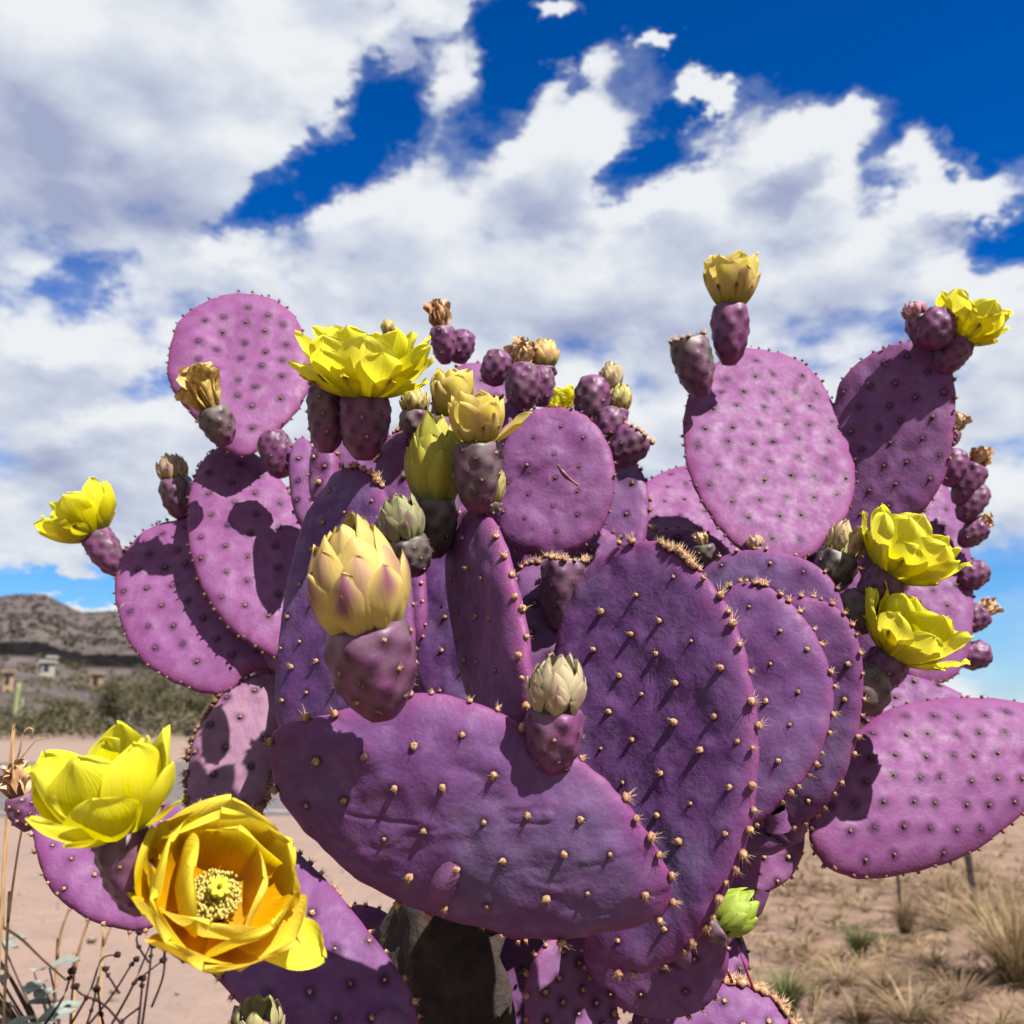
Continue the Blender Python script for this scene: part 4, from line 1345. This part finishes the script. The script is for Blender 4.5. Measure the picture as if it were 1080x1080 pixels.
# houses on the slope
M_STUCCO = plain_material('pale_stucco', (.30, .28, .26), (.38, .36, .33), .5, .9, .1)
M_TANW = plain_material('tan_stucco', (.30, .19, .12), (.38, .25, .16), .5, .9, .1)
M_GLASS = plain_material('dark_window_glass', (.012, .013, .016), (.02, .022, .026), 1, .08, 0, spec=.6)
M_ROOF = plain_material('roofing', (.20, .13, .10), (.28, .19, .14), 1, .9, .2)


def box_verts(c, sx, sy, sz):
    c = np.asarray(c, float)
    V = np.array([(x, y, z) for z in (0, 1) for y in (-.5, .5) for x in (-.5, .5)]) * (sx, sy, sz) + c
    F = [(0, 2, 3, 1), (4, 5, 7, 6), (0, 1, 5, 4), (2, 6, 7, 3), (0, 4, 6, 2), (1, 3, 7, 5)]
    return V, F


def house(px, py, wpx, label, mat):
    p, r = on_hill(px, py)
    k = r / FPX
    W = wpx * k
    W = W * .62
    H = max(2.2, W * .24)
    h = empty('hillside_house', p)
    tag(h, label, 'house')
    D = W * .8
    for (dx, dy, w, hh) in (((0, 0, W, H), (W * .25, W * .2, W * .4, H * 1.35), (-W * .66, .3, W * .34, H * .8)) if mat is not M_TANW else ((0, 0, W * 1.5, H),)):
        c = p + (dx, dy, -1.2)
        v, f = box_verts(c, w, D, hh + 1.2)
        add('wall', v, f, mat, h, p, smooth=False)
        v, f = box_verts(c + (0, 0, hh + 1.2), w + .6, D + .6, .35)
        add('roof', v, f, M_ROOF if mat is M_TANW else mat, h, p, smooth=False)
        n = max(1, int(w / 4))
        for q in range(n):
            cx = c + ((q + .5) / n * w - w / 2, -D / 2 - .03, 1.2 + .8)
            v, f = box_verts(cx, w / n * .55, .08, hh * .5)
            add('window', v, f, M_GLASS, h, p, smooth=False)


house(50, 714, 15, 'white flat roofed house high on the hillside', M_STUCCO)
house(101, 729, 10, 'tan low house below the white house on the hill', M_TANW)
house(8, 729, 8, 'small dark windowed house beside the saguaro on the slope', M_TANW)


# a fair-weather cloud overhead whose shadow lies across the hill
hp, hr = on_hill(40, 684)
cc = hp + SUN * (1250 / SUN[2])
v, f = ico(5)
lump = 1 + .45 * fbm(v * 2.0 + 3, 5)
v = v * lump[:, None] * (200, 45, 26) + cc
cl = add('cloud', v, f, plain_material('cloud_vapour', (.8, .8, .8), (.85, .85, .85), .01, 1, 0), origin=cc)
cl['kind'] = 'structure'

# ------------------------------------------------------------------ stakes, grass, stones on the right
M_IRON = plain_material('dark_iron', (.014, .013, .016), (.035, .028, .026), 40, .6, .2, .002)


def stake(px, py, hgt, lean, w, label):
    b = ground_at(px, py)
    b[2] = -.08
    s_ = empty('metal_stake', b)
    tag(s_, label, 'stake')
    top_ = b + np.array([lean, .0, hgt + .08])
    d = unit(top_ - b)
    # T-section post with studs
    for nm, sx, sy, off in (('flange', w, w * .18, 0), ('web', w * .18, w * .8, w * .48)):
        v, f = box_verts((0, 0, 0), sx, sy, 1)
        v = b + np.outer(v[:, 2], top_ - b) + np.outer(v[:, 0], (1, 0, 0)) + np.outer(v[:, 1] + off, (0, 1, 0))
        add(nm, v, f, M_IRON, s_, b, smooth=False)
    for k in range(12):
        c = b + (top_ - b) * (.14 + k * .07) + (0, -w * .12, 0)
        v, f = box_verts(c, w * .3, w * .16, w * .3)
        add('stud', v, f, M_IRON, s_, b, smooth=False)


stake(1031, 968, .78, -.055, .034, 'dark metal stake leaning under the outstretched low pad')
stake(952, 982, .55, -.01, .016, 'thin metal stake with a long shadow behind the lime bud')

M_GRASS = attr_material('dry_grass', .8, .3, 8, .3, 0, .1)


def blades(b, n, hgt, spread, c0, c1, width=.0028, droop=.35):
    V, F, C, n0 = [], [], [], 0
    for k in range(n):
        a = random.random() * 6.283; q = random.random() ** .6
        d = np.array([math.cos(a), math.sin(a), 0.0])
        L = hgt * random.uniform(.5, 1.1)
        p0 = b + d * spread * .22 * random.random()
        side = np.array([-d[1], d[0], 0])
        tilt = q * spread * 1.1
        pts = []
        for s_ in (0, .33, .66, 1.0):
            pts.append(p0 + d * (tilt * s_ ** 1.4 + droop * L * q * s_ ** 3 * .5) + np.array([0, 0, L * (s_ - droop * q * s_ ** 3)]))
        for i, pt in enumerate(pts):
            w = width * (1, .9, .6, .08)[i]
            V += [pt - side * w, pt + side * w]
        for i in range(3):
            F.append([n0 + 2 * i, n0 + 2 * i + 1, n0 + 2 * i + 3, n0 + 2 * i + 2])
        t = random.random()
        c = np.asarray(c0) * (1 - t) + np.asarray(c1) * t
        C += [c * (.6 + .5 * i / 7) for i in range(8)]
        n0 += 8
    return np.array(V), np.array(F), np.array(C)


GOLD = ((.30, .21, .11), (.46, .35, .20)); BROWN = ((.17, .11, .07), (.32, .22, .14)); GREEN = ((.08, .10, .035), (.17, .19, .08))
for (px, py, n, h_, sp_, pal, lab) in (
        (1075, 1030, 420, .42, .34, GOLD, 'large golden bunch grass leaning beside the metal stakes'),
        (955, 985, 150, .24, .10, BROWN, 'upright brown grass clump around the thin stake'),
        (905, 1000, 150, .14, .13, GREEN, 'low green tuft on the soil near the thin stake'),
        (830, 1060, 150, .17, .13, GREEN, 'leafy green tuft behind the lowest corky pad')):
    b = ground_at(px, py); b[2] = -.02
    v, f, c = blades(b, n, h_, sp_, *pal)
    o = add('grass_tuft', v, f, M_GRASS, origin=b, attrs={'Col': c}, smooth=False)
    tag(o, lab, 'grass', 'grass tufts on the roadside soil')
for k, (px, py) in enumerate(((985, 1015), (1010, 1050), (930, 1045), (890, 1030), (1045, 960), (995, 975), (960, 1070), (905, 1072), (1000, 935))):
    b = ground_at(px, py); b[2] = -.02
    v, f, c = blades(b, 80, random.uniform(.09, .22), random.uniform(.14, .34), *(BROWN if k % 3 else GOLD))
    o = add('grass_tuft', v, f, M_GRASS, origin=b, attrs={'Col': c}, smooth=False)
    tag(o, 'dry brown grass tuft scattered on the reddish roadside soil', 'grass', 'dry brown grass tufts')
Vs, Fs, Cs, nb = [], [], [], 0
for k in range(2200):
    b = np.array([random.uniform(.5, 5.5), random.uniform(2.2, 8.5), -.02])
    v, f, c = blades(b, 12, random.uniform(.02, .10), random.uniform(.06, .22), *(BROWN if random.random() < .6 else GOLD), width=.0035)
    Vs.append(v); Fs.append(f + nb); Cs.append(c); nb += len(v)
o = add('dry_grass', np.concatenate(Vs), np.concatenate(Fs), M_GRASS, origin=(2.5, 5, 0), attrs={'Col': np.concatenate(Cs)}, smooth=False)
tag(o, 'short dry grass and litter strewn over the reddish soil', 'grass', kind='stuff')
Vs, Fs, nb = [], [], 0
v0, f0 = ico(1)
for k in range(1500):
    b = np.array([random.uniform(-5, 5.5), random.uniform(1.2, 8.5), -.012])
    s_ = .004 + .02 * random.random() ** 5
    v = v0 * (1 + .3 * rng.standard_normal((len(v0), 1)) * .6) * s_ * np.array([1.2, 1, .7]) + b
    Vs.append(v); Fs.append(f0 + nb); nb += len(v)
o = add('gravel', np.concatenate(Vs), np.concatenate(Fs), plain_material('pebble', (.12, .08, .065), (.30, .23, .19), 9, .9, .2), origin=(0, 4, 0), smooth=False)
tag(o, 'loose pebbles and grit scattered on the sandy ground', 'gravel', kind='stuff')

# ------------------------------------------------------------------ brittlebush and dry stalks at the lower left
bb = img(60, 1080, 1.15); bb[2] = -.02
bush = empty('brittlebush', bb)
tag(bush, 'grey leaved brittlebush with dark dead flower stalks below the cactus', 'shrub')
hub = img(60, 1150, 1.15)
P = tube(smooth_path([bb, (bb + hub) / 2 + (.03, 0, 0), hub], 8), np.linspace(.012, .008, 8), 8, .05)
add('stem', P, grid_faces(8, 8, True), M_STEM, bush, bb, attrs={'Col': np.tile([.10, .07, .05], (len(P), 1))})


def leaf(p, d, up, L, W, c):
    d = unit(d); s_ = unit(np.cross(d, up)); n_ = np.cross(s_, d)
    V, C = [], []
    for i in range(9):
        t = i / 8
        w = W * math.sin(math.pi * min(1, t * .92 + .06)) ** .8
        for q in (-1, -.5, 0, .5, 1):
            V.append(p + d * L * t + s_ * w * q + n_ * (.25 * W * q * q - .25 * L * t * t + .05 * W * math.sin(t * 9 + q * 3)))
            C.append(np.asarray(c) * (1 - .18 * math.exp(-(q / .2) ** 2)))
    return np.array(V), grid_faces(5, 9), np.array(C)


M_GREY = attr_material('felted_leaf', .85, .15, 90, .25, .2, .1)
for k in range(30):
    px, py = random.uniform(-30, 62), random.uniform(985, 1095)
    if py < 1000 - 0 * px and px > 30:
        py += 50
    dp = random.uniform(1.05, 1.25)
    p = img(px, py, dp)
    a = random.random() * 6.28
    d = np.array([math.cos(a), math.sin(a) - .3, random.uniform(-.1, .7)])
    v, f, c = leaf(p, d, np.array([0, -.3, 1.0]), random.uniform(.03, .048), random.uniform(.008, .013), np.array([.27, .30, .27]) * random.uniform(.8, 1.1))
    add('leaf', v, f, M_GREY, bush, p, attrs={'Col': c})
    q = tube(smooth_path([hub + (random.uniform(-.02, .02), 0, 0), (hub + p) / 2 + (0, .02, -.01), p], 6), np.linspace(.0022, .001, 6), 5)
    add('twig', q, grid_faces(5, 6, True), M_STEM, bush, hub, attrs={'Col': np.tile([.10, .07, .055], (len(q), 1))})

DK = np.array([.035, .014, .018])
v2, f2 = ico(2)
STALKS = [((118, 1080), (140, 1040), (158, 998), (162, 997)), ((150, 1080), (157, 1030), (160, 1000), (161, 996)), ((90, 1085), (118, 1050), (137, 1020), (144, 1011)), ((72, 1085), (95, 1045), (107, 1012), (124, 1007)),
          ((40, 1090), (65, 1055), (74, 1030), (76, 1024)), ((74, 1085), (76, 1050), (78, 1030), (77, 1022)), ((90, 1085), (98, 1060), (104, 1030), (101, 1043)), ((132, 1085), (110, 1060), (85, 1048), (80, 1040)),
          ((160, 1062), (172, 1030), (174, 1000), (172, 1013)), ((157, 1015), (147, 1000), (144, 990), (147, 983)), ((146, 1080), (149, 1050), (150, 1036), (151, 1032)), ((126, 1048), (118, 1035), (112, 1026), (111, 1022)),
          ((110, 1085), (106, 1066), (104, 1050), (102, 1043)), ((148, 1062), (130, 1076), (120, 1090), (118, 1095)), ((139, 1038), (150, 1030), (160, 1022), (172, 1013))]
for st in STALKS:
    dp = random.uniform(1.08, 1.2)
    pts = smooth_path([img(x, y, dp) for x, y in st[:3]] + [img(*st[3], dp)], 12)
    P = tube(pts, np.linspace(.0015, .0008, 12), 6)
    s_ = add('flower_stalk', P, grid_faces(6, 12, True), M_STEM, bush, pts[0], attrs={'Col': np.tile(DK, (len(P), 1))})
    for (pt, sc) in ((pts[-1], .0040), (pts[random.randrange(3, 9)], .0028)):
        v = pt + v2 * (1 + .2 * rng.standard_normal((len(v2), 1))) * sc * (1, 1, .85)
        add('seed_head', v, f2, M_STEM, s_, pt, attrs={'Col': np.tile(DK * .7, (len(v), 1))})
    if st[0][1] >= 1080:
        q = tube(smooth_path([hub, (hub + pts[0]) / 2 + (0, .02, -.02), pts[0]], 8), np.linspace(.003, .0015, 8), 6)
        add('twig', q, grid_faces(6, 8, True), M_STEM, bush, hub, attrs={'Col': np.tile(DK * 1.4, (len(q), 1))})

TAN = np.array([.40, .25, .12])
for k, (pl, dp, w, lab) in enumerate((
        (((8, 978), (14, 930), (22, 880), (27, 868)), .95, .0013, 'straight tan dry stalk rising beside the outermost withered fruit'),
        (((10, 815), (20, 795), (24, 775), (30, 768), (35, 770), (34, 775)), .80, .0008, 'thin dry tendril curling at its tip behind the yellow cup flower'),
        (((12, 812), (25, 796), (38, 781), (48, 778)), .82, .0007, 'thin straight dry twig next to the curling tendril'),
        (((60, 1015), (64, 985), (70, 966), (74, 958)), 1.25, .0020, 'short tan dry stem under the smallest outer pad'),
        (((78, 1030), (84, 1000), (92, 975), (100, 960)), 1.25, .0022, 'thick tan dry stem beside the dark seed heads'),
        (((0, 976), (22, 990), (45, 1012), (70, 1034)), 1.10, .0018, 'arching tan dry stem lying over the brittlebush leaves'),
        (((108, 1000), (114, 985), (118, 975), (122, 970)), 1.30, .0016, 'fine pale dry stem between the smallest pad and seed heads'))):
    pts = smooth_path([img(x, y, dp) for x, y in pl], 18)
    foot = pts[0].copy(); foot[2] = -.02; foot = foot + (random.uniform(-.03, .03), .03, 0)
    low = smooth_path([foot, (foot + pts[0]) / 2 + (.01, 0, 0), pts[0], pts[1]], 14)[:-2]
    full = np.concatenate([low, pts[1:]])
    P = tube(full, np.linspace(w * 1.25, w * .55, len(full)), 7)
    nz = .75 + .5 * rng.random((len(full), 1))
    c = np.repeat(TAN * nz, 7, 0)
    o = add('dry_stalk', P, grid_faces(7, len(full), True), M_STEM, origin=foot, attrs={'Col': c})
    tag(o, lab, 'stalk', 'dry stalks in front of the road')
